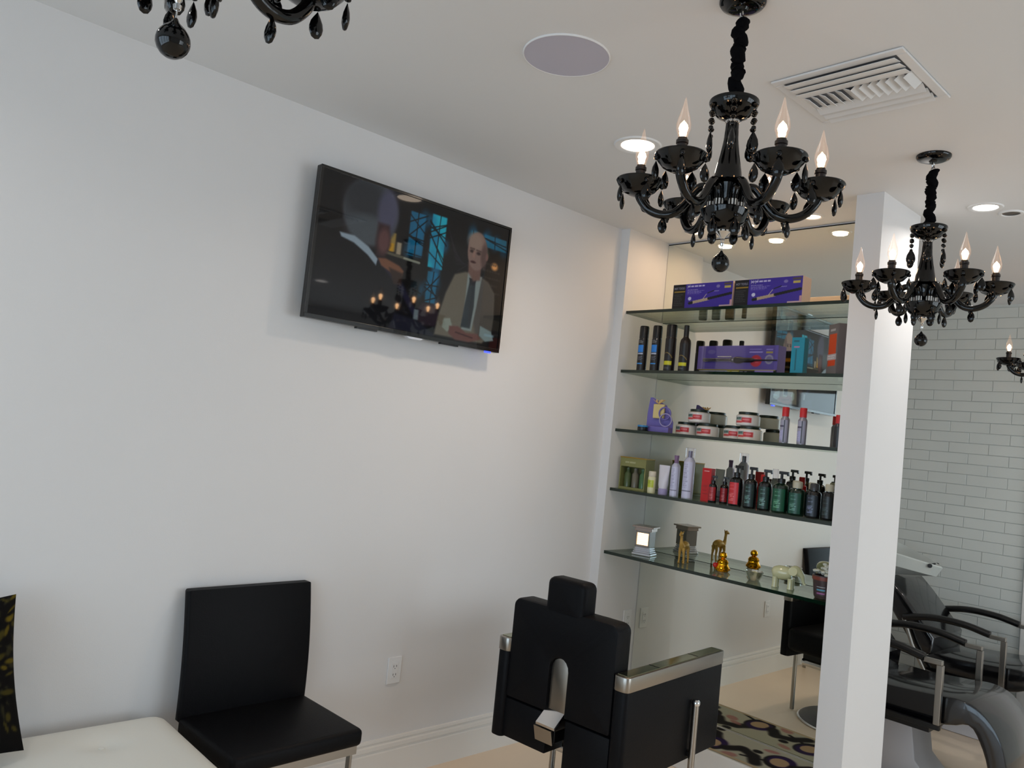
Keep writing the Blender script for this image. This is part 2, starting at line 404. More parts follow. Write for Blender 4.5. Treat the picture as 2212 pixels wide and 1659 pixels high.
spray_can(.155, 3.52, SHZ[1], 'blue', 'black spray can with a blue square, leftmost on second shelf', sg)
spray_can(.246, 3.52, SHZ[1], 'blue', 'black spray can with a blue square, second from the left wall', sg)
spray_can(.340, 3.52, SHZ[1], 'yellow', 'black spray can with a yellow band and wide cap', sg, .256, .029)
spray_can(.434, 3.52, SHZ[1], 'neck', 'dark bottle with yellow band and slim tall cap on second shelf', sg, .250, .029)
# window box with curling iron
e = item('window_box', .418, 3.665, SHZ[1], R(-1), 'lilac window box with a chrome curling iron and red round sticker', 'box')
W, Hh, D = .475, .160, .08
bm = B(0, W, .004, D, 0, .004); box(bm, 0, W, .004, D, Hh - .004, Hh); box(bm, 0, .004, .004, D, .004, Hh - .004); box(bm, W - .004, W, .004, D, .004, Hh - .004); box(bm, .004, W - .004, D - .004, D, .004, Hh - .004)
link('carton', bm, mat('lilac_carton', (.46, .40, .68), .45), e)
cv = Canvas(140, 50, (.40, .35, .66), W / Hh)
cv.rect(0, .07, .22, 1, (.55, .50, .80)); cv.rect(0, 1, 0, .22, (.10, .09, .12)); cv.rect(.02, .98, .20, .22, (.7, .65, .2)); cv.rect(.02, .98, .02, .035, (.7, .65, .2))
cv.rect(.03, .40, .07, .17, (.62, .62, .70)); cv.rect(.40, .55, .07, .17, (.72, .68, .2)); cv.rect(.74, .96, .05, .19, (.55, .48, .78)); cv.streaks(.05, .7, .06, .18, 2, (.85, .85, .9), 3)
cv.ell(.18, .80, .05, .07, (.50, .46, .70)); cv.rect(.66, .82, .76, .80, (.7, .66, .9)); cv.rect(.66, .80, .86, .89, (.62, .58, .86)); cv.rect(.86, .94, .74, .80, (.72, .66, .35)); cv.rect(.86, .94, .84, .88, (.62, .58, .86))
cv.ell(.745, .50, .068, .19, (.80, .22, .26)); cv.streaks(.70, .79, .42, .60, 3, (.95, .6, .6), 4); cv.ell(.90, .55, .05, .15, (.66, .66, .72)); cv.ell(.90, .55, .035, .10, (.5, .48, .62))
grid('front_print', cv, paintM, e, lambda u, v: (u * W, .0034, v * Hh))
ir = link('curling_iron', lathe([(.011, 0), (.011, .165), (.015, .17), (.015, .19)], 20, M=Matrix.Translation((.045, -.004, Hh * .52)) @ Matrix.Rotation(R(90), 4, 'Y')), chrome, e, True)
link('handle', lathe([(.015, .0), (.018, .01), (.018, .03), (.013, .05), (.012, .10), (.008, .11), (.004, .12), (.003, .24)], 16, M=Matrix.Translation((.235, -.004, Hh * .52)) @ Matrix.Rotation(R(90), 4, 'Y')), blackP, ir, True)
link('clamp', B(.14, .225, -.022, -.016, Hh * .60, Hh * .64, bev=.001), chrome, ir)
link('clear_window', B(.002, W - .002, -.0245, -.0235, .034, Hh - .001), clearP, e)
cvb = Canvas(20, 20, (.07, .06, .06)); cvb.rect(0, 1, .66, .78, (.75, .5, .15)); cvb.streaks(.1, .9, .1, .6, 6, (.6, .5, .4), 2)
grid('back_print', cvb, paintM, e, lambda u, v: (W - u * W, D + .0006, v * Hh * .98))
# teal tube box
e = item('teal_box', 1.078, 3.52, SHZ[1], R(4), 'teal narrow carton standing on the second shelf', 'box')
link('carton', B(-.031, .031, -.024, .024, 0, .172, bev=.002), mat('teal', (.04, .50, .60), .45), e)
cv = Canvas(24, 60, (.05, .52, .62), .35); cv.rect(.15, .6, .88, .92, (.1, .35, .42)); cv.rect(.2, .62, .72, .75, (.75, .45, .6)); cv.line(.38, .1, .38, .66, .02, (.03, .36, .42))
grid('front_print', cv, paintM, e, lambda u, v: (-.030 + .060 * u, -.0246, .001 + .170 * v))
# grey and orange box
e = item('hair_colour_box', 1.262, 3.525, SHZ[1], R(-38), 'grey carton with an orange panel at the right end of second shelf', 'box')
link('carton', B(-.045, .045, -.03, .03, 0, .232, bev=.002), mat('grey_carton', (.42, .39, .39), .5), e)
cv = Canvas(30, 70, (.44, .41, .41), .4); cv.rect(.12, .88, .16, .80, (.80, .28, .10)); cv.rect(.0, .95, .28, .40, (.70, .66, .66)); cv.streaks(.1, .9, .29, .39, 2, (.92, .9, .9), 5); cv.rect(.2, .7, .86, .91, (.68, .66, .66))
grid('front_print', cv, paintM, e, lambda u, v: (-.044 + .088 * u, -.0306, .001 + .230 * v))

# --- third shelf: jars
def jar(x, y, z, label, group='white jars with dark lids on the middle shelf', h=.072, r=.060):
    e = item('jar', x, y, z, 0, label, 'jar', group)
    link('body', lathe([(r * .93, 0), (r, .004), (r, h * .72), (r * .86, h * .80), (r * .80, h * .80)], 28), mat('jar_white', (.90, .87, .85), .35), e, True)
    link('lid', lathe([(r * .80, h * .80), (r * .84, h * .82), (r * .84, h * .98), (r * .78, h)], 28), mat('lid_green', (.07, .13, .08), .35), e, True)
    cv = Canvas(44, 16, (.91, .88, .87), 3)
    cv.rect(.22, .55, .50, .86, (.52, .60, .58), .03); cv.streaks(.24, .52, .56, .82, 2, (.12, .26, .26), 3, .7); cv.rect(.54, .92, .22, .80, (.80, .20, .22), .03); cv.rect(.22, .56, .18, .42, (.82, .30, .30), .06); cv.streaks(.58, .9, .45, .7, 1, (.95, .6, .6), 3, .7)
    grid('label', cv, paintM, e, curved(r + .0005, .006, h * .70, R(-160), R(-35)))
jar(0.349, 3.725, SHZ[2], 'white jar with red label, bottom row, nearest the left wall')
jar(0.491, 3.715, SHZ[2], 'white jar with red label, second in the bottom row')
jar(0.648, 3.730, SHZ[2], 'white jar with red label, third in bottom row, half hidden')
jar(0.768, 3.670, SHZ[2], 'white jar with red label, rightmost in the bottom row')
jar(0.430, 3.715, SHZ[2] + .0736, 'white jar stacked on the two left jars of middle shelf')
jar(0.738, 3.695, SHZ[2] + .0736, 'white jar stacked on the two right jars of middle shelf')
def red_spray(x, y, label, h=.172, r=.021, dark=False):
    e = item('spray_bottle', x, y, SHZ[2], 0, label, 'spray bottle', 'red capped spray bottles on the middle shelf')
    link('body', lathe([(r, 0), (r, h * .66), (r * .7, h * .72), (r * .7, h * .74)], 22), mat('smoke_grey', (.25, .24, .27), .3) if dark else mat('silver_can', (.60, .59, .64), .3, metal=.5), e, True)
    link('cap', lathe([(r * .78, h * .74), (r * .78, h * .98), (r * .7, h)], 22), mat('red_cap', (.78, .16, .18), .35), e, True)
    cv = Canvas(20, 40, (.16, .16, .17) if dark else (.62, .62, .70), .5)
    if not dark: cv.rect(.0, .55, .1, .55, (.66, .66, .82)); cv.rect(.62, .72, 0, 1, (.15, .14, .18)); cv.rect(.0, .6, .68, .76, (.3, .28, .38)); cv.streaks(.05, .5, .15, .5, 5, (.85, .85, .92), 3)
    grid('label', cv, paintM, e, curved(r + .0005, .004, h * .64, LA0, LA1))
red_spray(1.028, 3.53, 'red capped silver spray bottle, left one beside the jars')
red_spray(1.116, 3.53, 'red capped silver spray bottle, middle one of three')
red_spray(1.275, 3.56, 'smaller dark spray bottle with red cap beside the column', .150, .020, True)
# purple gift bag
e = item('gift_pack', .262, 3.57, SHZ[2], R(12), 'purple gift pack with round cut-outs and gold ribbon', 'gift pack')
PU = mat('purple_card', (.42, .38, .68), .4)
link('backing_card', prism([(-.07, 0), (.085, 0), (.085, .06), (.06, .11), (.04, .15), (-.045, .19), (-.06, .19), (-.07, .1)], 'y', .012, .016), PU, e)
link('tray', B(-.068, .083, -.04, .0115, 0, .03, bev=.003), PU, e)
bm = lathe([(.030, -.004), (.036, -.004), (.036, .004), (.030, .004), (.030, -.004)], 28, M=Matrix.Translation((.045, -.015, .105)) @ Matrix.Rotation(R(90), 4, 'X'), cap=False)
link('ring', bm, PU, e, True)
link('lower_ring', lathe([(.032, -.004), (.037, -.004), (.037, .004), (.032, .004), (.032, -.004)], 28, M=Matrix.Translation((.055, -.02, .069)) @ Matrix.Rotation(R(90), 4, 'X'), cap=False), mat('pale_lilac', (.62, .58, .75), .4), e, True)
link('gold_insert', B(-.03, .035, -.010, .0115, .075, .155, bev=.006), mat('cream_gold', (.84, .76, .52), .35), e)
bm = bmesh.new()
for q in range(7): tube(spline([(0, 0, .155), (.02 * math.cos(q), -.012, .17), (.035 * math.cos(q * 1.1), -.004 + .01 * math.sin(q), .178), (.01 * math.cos(q), -.008, .160)], 4), .003, 6, bm, .4)
link('ribbon', bm, mat('ribbon_gold', (.88, .74, .50), .3), e, True)
e = item('small_jar', .225, 3.49, SHZ[2], 0, 'tiny black jar with a blue lid in front of the gift pack', 'jar')
link('body', lathe([(.027, 0), (.028, .003), (.028, .018), (.025, .02)], 24), blackP, e, True)
link('lid', lathe([(.028, .020), (.029, .021), (.029, .028), (.027, .030)], 24), mat('blue_lid', (.20, .50, .72), .35), e, True)

# --- fourth shelf
z4 = SHZ[3]
e = item('gift_set', .165, 3.545, z4, R(3), 'olive green gift set box with three small bottles in its window', 'box')
OL = mat('olive_card', (.50, .50, .30), .45)
bm = B(-.085, .085, -.035, .05, 0, .012); box(bm, -.085, .085, -.035, .05, .125, .172); box(bm, -.085, -.078, -.035, .05, .012, .125); box(bm, .078, .085, -.035, .05, .012, .125); box(bm, -.078, .078, .04, .05, .012, .125)
link('carton', bm, OL, e)
link('gold_lid', B(-.087, .087, -.037, .052, .172, .178, bev=.001), mat('gold_card', (.62, .50, .20), .3, metal=.4), e)
for q in range(3): link('bottle', lathe([(.020, .012), (.020, .085), (.012, .095), (.012, .118)], 18, M=Matrix.Translation((-.05 + q * .05, .0, .0004))), mat('bottle_green_%d' % q, [(.30, .36, .22), (.42, .40, .34), (.26, .42, .26)][q], .25), e, True)
cv = Canvas(40, 12, (.50, .50, .30), 4); cv.streaks(.2, .7, .35, .65, 1, (.70, .70, .55), 5, .6)
grid('header_print', cv, paintM, e, lambda u, v: (-.084 + .168 * u, -.0356, .127 + .044 * v))
e = item('cream_tube', .300, 3.515, z4, 0, 'cream bottle with a lime green band beside gift set', 'bottle')
link('body', lathe([(.020, 0), (.021, .004), (.021, .082), (.019, .086), (.019, .0865)], 22), mat('cream_bottle', (.86, .84, .68), .35), e, True)
link('cap', lathe([(.019, .0865), (.020, .088), (.020, .112), (.018, .116)], 22), mat('cream_cap', (.84, .80, .72), .35), e, True)
cv = Canvas(20, 24, (.86, .84, .68)); cv.rect(0, 1, .3, .85, (.74, .78, .25)); cv.streaks(.2, .8, .4, .8, 4, (.5, .55, .2), 3); grid('label', cv, paintM, e, curved(.0215, .01, .08, LA0, LA1))
e = item('standing_tube', .368, 3.525, z4, R(5), 'white squeeze tube with purple foot standing on its cap', 'tube')
cap_ = lathe([(.024, 0), (.025, .002), (.025, .030), (.024, .032)], 22); link('cap', cap_, mat('lilac_cap', (.62, .58, .74), .4), e, True)
bm = bmesh.new(); n = 20; rings = []
for q, (zz, rx, ry) in enumerate([(.032, .023, .023), (.05, .027, .024), (.10, .030, .016), (.150, .033, .004), (.156, .033, .002)]):
    rings.append([bm.verts.new((rx * math.cos(2 * PI * i / n), ry * math.sin(2 * PI * i / n), zz)) for i in range(n)])
for a, b in zip(rings, rings[1:]):
    for i in range(n): bm.faces.new((a[i], a[(i + 1) % n], b[(i + 1) % n], b[i]))
bm.faces.new(rings[-1]); bm.faces.new(rings[0][::-1]); link('tube', bm, mat('tube_white', (.84, .83, .87), .35), e, True)
def slim(x, y, h, r, label, cl):
    e = item('slim_bottle', x, y, z4, 0, label, 'bottle', 'tall pale lilac bottles on fourth shelf')
    link('body', lathe([(r, 0), (r, h * .74), (r * .6, h * .80), (r * .6, h * .81)], 22), mat('lilac_silver', (.74, .74, .82), .28, metal=.2), e, True)
    if cl: link('cap', lathe([(r * .88, h * .81), (r * .88, h * .99), (r * .80, h)], 22), clearP, e, True); link('nozzle', lathe([(r * .4, h * .81), (r * .4, h * .94)], 14), mat('nozzle_grey', (.45, .42, .50), .4), e, True)
    else: link('cap', lathe([(r * .5, h * .81), (r * .5, h * .94), (r * .55, h * .94), (r * .55, h)], 22), mat('mauve_cap', (.48, .36, .50), .4), e, True)
    cv = Canvas(20, 44, (.78, .78, .88), .4); cv.streaks(.3, .7, .25, .95, 12, (.55, .55, .68), 4, .5, .6); cv.rect(0, 1, .18, .20, (.3, .3, .4)); grid('label', cv, paintM, e, curved(r + .0004, .004, h * .72, LA0, LA1))
slim(.436, 3.53, .215, .023, 'tall lilac bottle with thin mauve cap on fourth shelf', False)
slim(.518, 3.53, .262, .029, 'tallest lilac bottle with clear cap on fourth shelf', True)
e = item('red_box', .634, 3.535, z4, R(2), 'slim red carton at the left of the pump bottles', 'box')
link('carton', B(-.026, .026, -.02, .02, 0, .168, bev=.002), redM, e)
cv = Canvas(16, 50, (.72, .08, .10), .3); cv.rect(.2, .8, .9, .93, (.85, .7, .7)); cv.streaks(.2, .8, .2, .5, 6, (.5, .03, .05), 4); grid('front_print', cv, paintM, e, lambda u, v: (-.025 + .05 * u, -.0206, .001 + .166 * v))
def pump(x, y, h, r, label, body, lab, group, txt, pumpcol=None, hasp=True):
    e = item('pump_bottle', x, y, z4, R(random.uniform(-20, 20)), label, 'pump bottle', group)
    link('body', lathe([(r * .95, 0), (r, .004), (r, h * .60), (r * .9, h * .66), (r * .45, h * .71), (r * .45, h * .73)], 22), body, e, True)
    pc = pumpcol or blackP
    c = link('pump', lathe([(r * .5, h * .73), (r * .5, h * .82), (r * .18, h * .83), (r * .18, h * .93)], 16), pc, e, True)
    if hasp: link('spout', box(B(-r * .35, r * .9, -r * .22, r * .22, h * .93, h * 1.0, bev=.002), r * .7, r * .95, -r * .16, r * .16, h * .90, h * .94), pc, c)
    cv = Canvas(20, 30, lab, .6); cv.streaks(.25, .75, .15, .5, 6, txt, 4, .45, .8); cv.streaks(.3, .7, .65, .9, 3, txt, 7, .35, .6)
    grid('label', cv, paintM, e, curved(r + .0005, .01, h * .58, LA0 + R(10), LA1 - R(10)))
BG = mat('bottle_black', (.05, .05, .055), .2, coat=.4); GR = mat('bottle_green', (.03, .13, .08), .2, coat=.4)
g1 = 'red labelled bottles on fourth shelf'; g2_ = 'dark pump bottles in the row on fourth shelf'
pump(.678, 3.515, .135, .021, 'short black bottle with red label right of red carton', BG, (.62, .12, .15), g1, (.9, .5, .5))
pump(.722, 3.55, .135, .021, 'short black bottle with red label, second beside red carton', BG, (.55, .10, .13), g1, (.9, .5, .5))
pump(.808, 3.515, .20, .033, 'tall black pump bottle with a large red label', BG, (.78, .16, .20), g1, (.95, .6, .6))
pump(.886, 3.515, .20, .031, 'black pump bottle right of the tall red labelled one', BG, (.07, .16, .15), g2_, (.55, .75, .72))
pump(.962, 3.515, .196, .031, 'dark pump bottle with teal label left of green bottle', BG, (.06, .20, .17), g2_, (.6, .78, .75))
pump(1.042, 3.515, .196, .036, 'green pump bottle with bright green label, tall pump', GR, (.05, .32, .22), g2_, (.55, .8, .65))
def capb(x, y, h, r, label, body, lab, cap, txt):
    e = item('bottle', x, y, z4, 0, label, 'bottle', g2_)
    link('body', lathe([(r * .95, 0), (r, .004), (r, h * .70), (r * .85, h * .76), (r * .5, h * .78), (r * .5, h * .80)], 22), body, e, True)
    link('cap', lathe([(r * .62, h * .80), (r * .62, h * .97), (r * .5, h)], 20), cap, e, True)
    cv = Canvas(20, 30, lab, .6); cv.streaks(.25, .75, .15, .5, 6, txt, 4, .45, .8); cv.streaks(.3, .7, .65, .9, 3, txt, 7, .35, .6)
    grid('label', cv, paintM, e, curved(r + .0005, .01, h * .66, LA0 + R(10), LA1 - R(10)))
palecap = mat('pale_cap', (.72, .70, .62), .4); smokecap = mat('smoke_cap', (.22, .22, .23), .3)
capb(1.124, 3.515, .158, .036, 'green bottle with grey cap right of the green pump bottle', GR, (.08, .30, .24), palecap, (.55, .75, .7))
capb(1.205, 3.515, .158, .032, 'black bottle with violet-grey label second from the column', BG, (.12, .16, .20), smokecap, (.6, .65, .8))
capb(1.272, 3.52, .162, .030, 'plain dark bottle beside the column on fourth shelf', BG, (.06, .09, .09), palecap, (.3, .4, .4))
capb(1.075, 3.60, .158, .030, 'dark green bottle in the back row behind green bottles', GR, (.04, .16, .10), palecap, (.3, .4, .4))
capb(1.155, 3.60, .158, .030, 'dark green bottle in the back row nearer the column', GR, (.04, .16, .10), palecap, (.3, .4, .4))
e = item('small_canister', .752, 3.60, z4, 0, 'silver bottle with tall clear cap behind red labelled bottles', 'bottle')
link('body', lathe([(.022, 0), (.022, .13), (.014, .14), (.014, .145)], 20), silver, e, True); link('cap', lathe([(.017, .145), (.017, .19), (.015, .195)], 18), clearP, e, True)
e = item('red_tube', .905, 3.60, z4, 0, 'red bottle in the back row between black pump bottles', 'bottle')
link('body', lathe([(.024, 0), (.024, .12), (.014, .13), (.014, .132)], 20), redM, e, True); link('cap', lathe([(.016, .132), (.016, .165), (.014, .168)], 18), redM, e, True)

# --- lowest shelf
z5 = SHZ[4]
e = item('wax_warmer', .228, 3.60, z5, R(14), 'square silver candle lantern with mosaic window glowing brightly', 'lantern')
SQ = rrect(-.040, .040, -.040, .040, .006, 2)
link('base', prism(rrect(-.055, .055, -.05, .05, .006, 2), 'z', 0, .012, bev=.003), silver, e)
bm = bmesh.new()
for q in range(3): prism(rrect(-.050 + q * .003, .050 - q * .003, -.046 + q * .003, .046 - q * .003, .005, 2), 'z', .014 + q * .010, .021 + q * .010, bev=.002, bm=bm)
box(bm, -.038, .038, -.036, .036, .012, .044)
link('stepped_foot', bm, silver, e)
bm = B(-.042, -.034, -.042, .042, .044, .132, bev=.002); box(bm, .034, .042, -.042, .042, .044, .132, bev=.002); box(bm, -.034, .034, -.042, .042, .044, .054); box(bm, -.034, .034, -.042, .042, .122, .132); box(bm, -.034, .034, .036, .042, .054, .122)
link('housing', bm, mat('lantern_grey', (.50, .48, .46), .3, metal=.5), e)
win = mat('glowing_mosaic', (1, .9, .7), .3, emis=(1, .66, .36), estr=3)
bm = bmesh.new()
for i in range(7):
    for j in range(7): box(bm, -.0325 + i * .0094, -.0325 + i * .0094 + .0082, -.038 + random.uniform(0, .001), -.034, .0558 + j * .0094, .0558 + j * .0094 + .0082)
link('mosaic_window', bm, win, e)
link('dish', prism([(a * 1.0, b * 1.0) for a, b in rrect(-.062, .062, -.056, .056, .008, 2)], 'z', .150, .158, bev=.002, bm=prism(rrect(-.050, .050, -.046, .046, .006, 2), 'z', .132, .150)), mat('lantern_dish', (.62, .56, .52), .25, metal=.5), e)
def camel(x, y, rz, label):
    e = item('camel_figurine', x, y, z5, rz, label, 'figurine')
    bm = bmesh.new()
    tube(spline([(-.040, 0, .082), (-.020, 0, .090), (0, 0, .094), (.02, 0, .090), (.034, 0, .086)], 5), [.010, .013, .016, .018, .019, .020, .021, .021, .021, .021, .020, .020, .019, .018, .017, .016, .015, .015, .014, .014, .012], 12, bm, 1.05)
    tube(spline([(.030, 0, .086), (.044, 0, .105), (.047, 0, .130), (.050, 0, .150)], 4), [.016, .015, .014, .012, .010, .009, .008, .008, .0075, .0075, .0075, .008, .009], 10, bm)
    tube([(.043, 0, .155), (.052, 0, .157), (.066, 0, .152), (.072, 0, .149)], [.007, .010, .007, .005], 10, bm)
    for sy in (-1, 1):
        tube([(.047, sy * .006, .160), (.045, sy * .009, .170)], [.004, .001], 6, bm)
    link('body', bm, tan, e, True)
    for sx, sy in ((-.032, -1), (-.030, 1), (.026, -1), (.030, 1)):
        link('leg', tube([(sx, sy * .009, .080), (sx + .003, sy * .012, .055), (sx - .001, sy * .013, .035), (sx, sy * .014, .006), (sx + .003, sy * .014, .0003)], [.011, .007, .0055, .0045, .007], 8), tan, e, True)
    link('tail', tube([(-.042, 0, .082), (-.050, 0, .07), (-.051, 0, .05)], [.003, .002, .003], 6), tan, e, True)
camel(.463, 3.630, R(-78), 'matte gold camel figurine standing beside the glowing lantern')
e = item('buddha_figurine', .690, 3.645, z5, R(-10), 'small shiny gold and red seated figurine on lowest shelf', 'figurine')
link('body', lathe([(.030, 0), (.036, .006), (.038, .018), (.030, .030), (.028, .040), (.030, .048), (.024, .058), (.012, .064), (.010, .066)], 20), goldS, e, True)
link('head', lathe([(.006, .062), (.017, .070), (.020, .080), (.016, .092), (.006, .098), (0, .099)], 18), goldS, e, True)
link('red_bead', lathe([(0, -.014), (.011, -.009), (.014, 0), (.011, .009), (0, .014)], 14, M=Matrix.Translation((-.022, -.028, .028))), redM, e, True)
bm = bmesh.new()
for q in range(10):
    a = q * 2 * PI / 10; lathe([(0, -.006), (.006, 0), (0, .006)], 8, bm, Matrix.Translation((.036 * math.cos(a), .036 * math.sin(a), .012)))
link('beading', bm, goldS, e, True)
e = item('glass_bowl', .895, 3.60, z5, R(20), 'small pale yellow glass ornament right of the gold figurine', 'ornament')
link('bowl', lathe([(.024, 0), (.030, .010), (.040, .028), (.044, .044), (.041, .044), (.036, .028), (.026, .012), (0, .008)], 24, cap=False), crystalG, e, True)
link('flower', lathe([(0, .010), (.022, .014), (.028, .026), (.018, .038), (0, .042)], 10), mat('pale_yellow', (.85, .82, .55), .3), e, True)
e = item('glass_elephant', 1.065, 3.575, z5, R(15), 'large pale translucent glass elephant ornament on lowest shelf', 'ornament')
bm = bmesh.new()
tube(spline([(-.055, 0, .060), (-.03, 0, .068), (.0, 0, .070), (.03, 0, .072)], 5), [.018, .024, .028, .030, .031, .032, .033, .033, .033, .033, .032, .031, .030, .028, .026, .022], 14, bm)
tube(spline([(.03, 0, .082), (.055, 0, .085), (.078, 0, .066), (.086, 0, .038), (.094, 0, .030)], 4), [.022, .024, .026, .026, .024, .020, .017, .014, .012, .010, .008, .007, .007, .006, .006, .006, .006], 12, bm)
link('body', bm, mat('milky_glass', (.80, .80, .64), .12, coat=.6), e, True)
for sx, sy in ((-.040, -1), (-.040, 1), (.030, -1), (.030, 1)): link('leg', lathe([(.014, .0002), (.012, .01), (.013, .05)], 12, M=Matrix.Translation((sx, sy * .018, 0))), MATS['milky_glass'], e, True)
for sy in (-1, 1): link('ear', lathe([(0, -.002), (.020, -.001), (.020, .001), (0, .002)], 14, M=Matrix.Translation((.040, sy * .027, .085)) @ Matrix.Rotation(R(75), 4, 'X')), MATS['milky_glass'], e, True)
e = item('flower_pot', 1.272, 3.535, z5, 0, 'brown pot with white beaded blossoms beside the column', 'flower pot')
link('pot', lathe([(.034, 0), (.040, .01), (.046, .07), (.050, .095), (.050, .102), (.044, .102), (.040, .06)], 24, cap=False), mat('pot_brown', (.26, .20, .20), .4), e, True)
link('soil', lathe([(0, .088), (.043, .088)], 20, cap=False), mat('pot_soil', (.20, .14, .10), .9), e)
link('band', lathe([(.0508, .082), (.0512, .090), (.0508, .098)], 24, cap=False), mat('rust', (.45, .20, .14), .4), e, True)
cv = Canvas(20, 24, (.26, .20, .21)); cv.rect(.3, .8, .45, .60, (.35, .62, .72)); cv.rect(.3, .8, .16, .3, (.65, .4, .6)); cv.rect(.3, .8, .75, .82, (.75, .78, .80)); grid('label', cv, paintM, e, lambda u, v: ((.0415 + .0055 * v) * math.cos(R(-130) + R(90) * u), (.0415 + .0055 * v) * math.sin(R(-130) + R(90) * u), .014 + .05 * v))
bm = bmesh.new()
for q in range(26):
    a = random.uniform(0, 2 * PI); rr = random.uniform(0, .045); zz = .105 + random.uniform(0, .055) * (1 - rr / .06)
    lathe([(0, -.009), (.009, -.004), (.011, .003), (0, .008)], 8, bm, Matrix.Translation((rr * math.cos(a), rr * math.sin(a), zz)))
bl = link('blossoms', bm, mat('blossom_white', (.84, .85, .80), .35), e, True); bl['kind'] = 'stuff'

# ------------------------------------------------------------ television
tv = tag(empty('television', (0.0, 1.995, 2.236)), 'black flat screen television hung on the white wall, showing two men', 'television')
W, Hh = 1.03, .606
T = Matrix.Translation((0, 0, 0))
bm = B(.046, .078, -W / 2, W / 2, -Hh / 2, Hh / 2, bev=.004)
link('casing', bm, mat('tv_casing', (.03, .03, .033), .25), tv)
bz = bmesh.new()
box(bz, .078, .083, -W / 2, W / 2, Hh / 2 - .012, Hh / 2, bev=.0015); box(bz, .078, .083, -W / 2, W / 2, -Hh / 2, -Hh / 2 + .018, bev=.0015)
box(bz, .078, .083, -W / 2, -W / 2 + .012, -Hh / 2 + .018, Hh / 2 - .012); box(bz, .078, .083, W / 2 - .012, W / 2, -Hh / 2 + .018, Hh / 2 - .012)
link('bezel', bz, mat('bezel', (.025, .025, .028), .15, coat=.5), tv)
link('wall_mount', box(B(.0, .012, -.22, .22, -.14, .14), .012, .046, -.20, -.16, -.16, .16), blackP, tv)
link('logo_bump', prism([(-.045, 0), (.045, 0), (.03, -.009), (-.03, -.009)], 'x', .060, .082), silver, tv).location = (0, .02, -Hh / 2)
link('power_light', B(.066, .080, .435, .465, -Hh / 2 - .008, -Hh / 2), mat('blue_light', (.05, .05, .6), .3, emis=(.05, .08, 1), estr=3), tv)
for q in (-.22, .22): link('foot_slot', B(.055, .075, q - .05, q + .05, -Hh / 2 - .006, -Hh / 2), blackP, tv)
cv = Canvas(300, 170, (.035, .037, .045), 1.76)
rg = random.Random(7)
# studio background: shelves, blue leaded windows, candles
cv.rect(.10, .34, .3, 1, (.07, .04, .045), .05, .6)
def leaded(x0, x1, y0, y1, seed, op=1, c=(.07, .50, .62)):
    r2 = random.Random(seed); cv.rect(x0, x1, y0, y1, c, .008, op)
    for q in range(6): cv.ell(r2.uniform(x0, x1), r2.uniform(y0, y1), .025, .06, (.06, .36, .5), .8, op=.5 * op)
    for q in range(int((y1 - y0) * 24)):
        cv.line(x0 - .01, r2.uniform(y0, y1), x1 + .01, r2.uniform(y0, y1), .0045, (.02, .03, .04))
    cv.line((x0 + x1) / 2, y0, (x0 + x1) / 2 + r2.uniform(-.01, .01), y1, .004, (.02, .03, .04))
leaded(.43, .51, .57, .90, 2, .8, (.08, .38, .52)); leaded(.545, .625, .52, .93, 3, 1, (.08, .56, .64)); leaded(.55, .605, .25, .49, 5, .75, (.08, .40, .52)); leaded(.49, .515, .27, .35, 6, .6)
leaded(.77, .81, .80, .90, 8, .5); leaded(.85, .99, .80, .90, 9, .7, (.10, .42, .52))
for q in range(8): cv.line(.63 + q * .012, .9 - q * .05, .70 + q * .01, .62, .003, (.10, .10, .13))
cv.line(.30, .545, .50, .53, .010, (.28, .27, .22)); cv.line(.42, .535, .50, .528, .008, (.45, .47, .42))
cv.rect(.335, .368, .56, .70, (.48, .40, .20), .01); cv.rect(.337, .36, .56, .62, (.62, .46, .06), .01); cv.rect(.375, .40, .55, .64, (.50, .46, .38), .01)
cv.rect(.35, .52, .20, .52, (.055, .05, .05), .02, .8)
cv.ell(.93, .66, .02, .03, (.75, .52, .30), .9); cv.ell(.865, .74, .022, .04, (.20, .26, .20), .9); cv.streaks(.86, .98, .36, .70, 6, (.14, .14, .14), 5)
# man seen from behind, left
cv.poly([(.0, .30), (.05, .50), (.13, .60), (.24, .58), (.34, .47), (.44, .34), (.55, .10), (.62, 0), (0, 0)], (.035, .038, .055), .02)
cv.poly([(.30, .50), (.42, .36), (.53, .13), (.50, .12), (.40, .32), (.29, .47)], (.10, .10, .18), .02, .8)
cv.ell(.235, .80, .135, .24, (.20, .215, .235), .12); cv.ell(.20, .88, .10, .13, (.13, .14, .155), .6, op=.8); cv.ell(.225, .66, .10, .11, (.25, .28, .30), .5, op=.7)
cv.ell(.315, .84, .05, .16, (.26, .26, .34), .5, op=.8); cv.poly([(.275, .74), (.33, .74), (.345, .60), (.32, .50), (.28, .50), (.27, .60)], (.17, .11, .12), .03); cv.ell(.31, .62, .028, .09, (.30, .20, .20), .6)
cv.poly([(.10, .60), (.17, .60), (.24, .55), (.29, .48), (.285, .43), (.24, .49), (.17, .55), (.11, .57)], (.46, .52, .56), .012)
cv.poly([(.29, .49), (.33, .50), (.40, .47), (.425, .44), (.42, .40), (.37, .40), (.31, .44)], (.38, .25, .18), .015); cv.poly([(.35, .44), (.42, .42), (.42, .33), (.38, .33)], (.16, .11, .09), .02)
cv.poly([(.50, .14), (.54, .24), (.60, .25), (.64, .18), (.62, .08), (.55, .07)], (.13, .10, .13), .02); cv.rect(.50, .525, .10, .18, (.34, .38, .40), .01); cv.ell(.58, .20, .03, .03, (.22, .17, .17), .6)
cv.poly([(.40, .12), (.52, .10), (.62, .02), (.62, 0), (.38, 0)], (.08, .085, .13), .02)
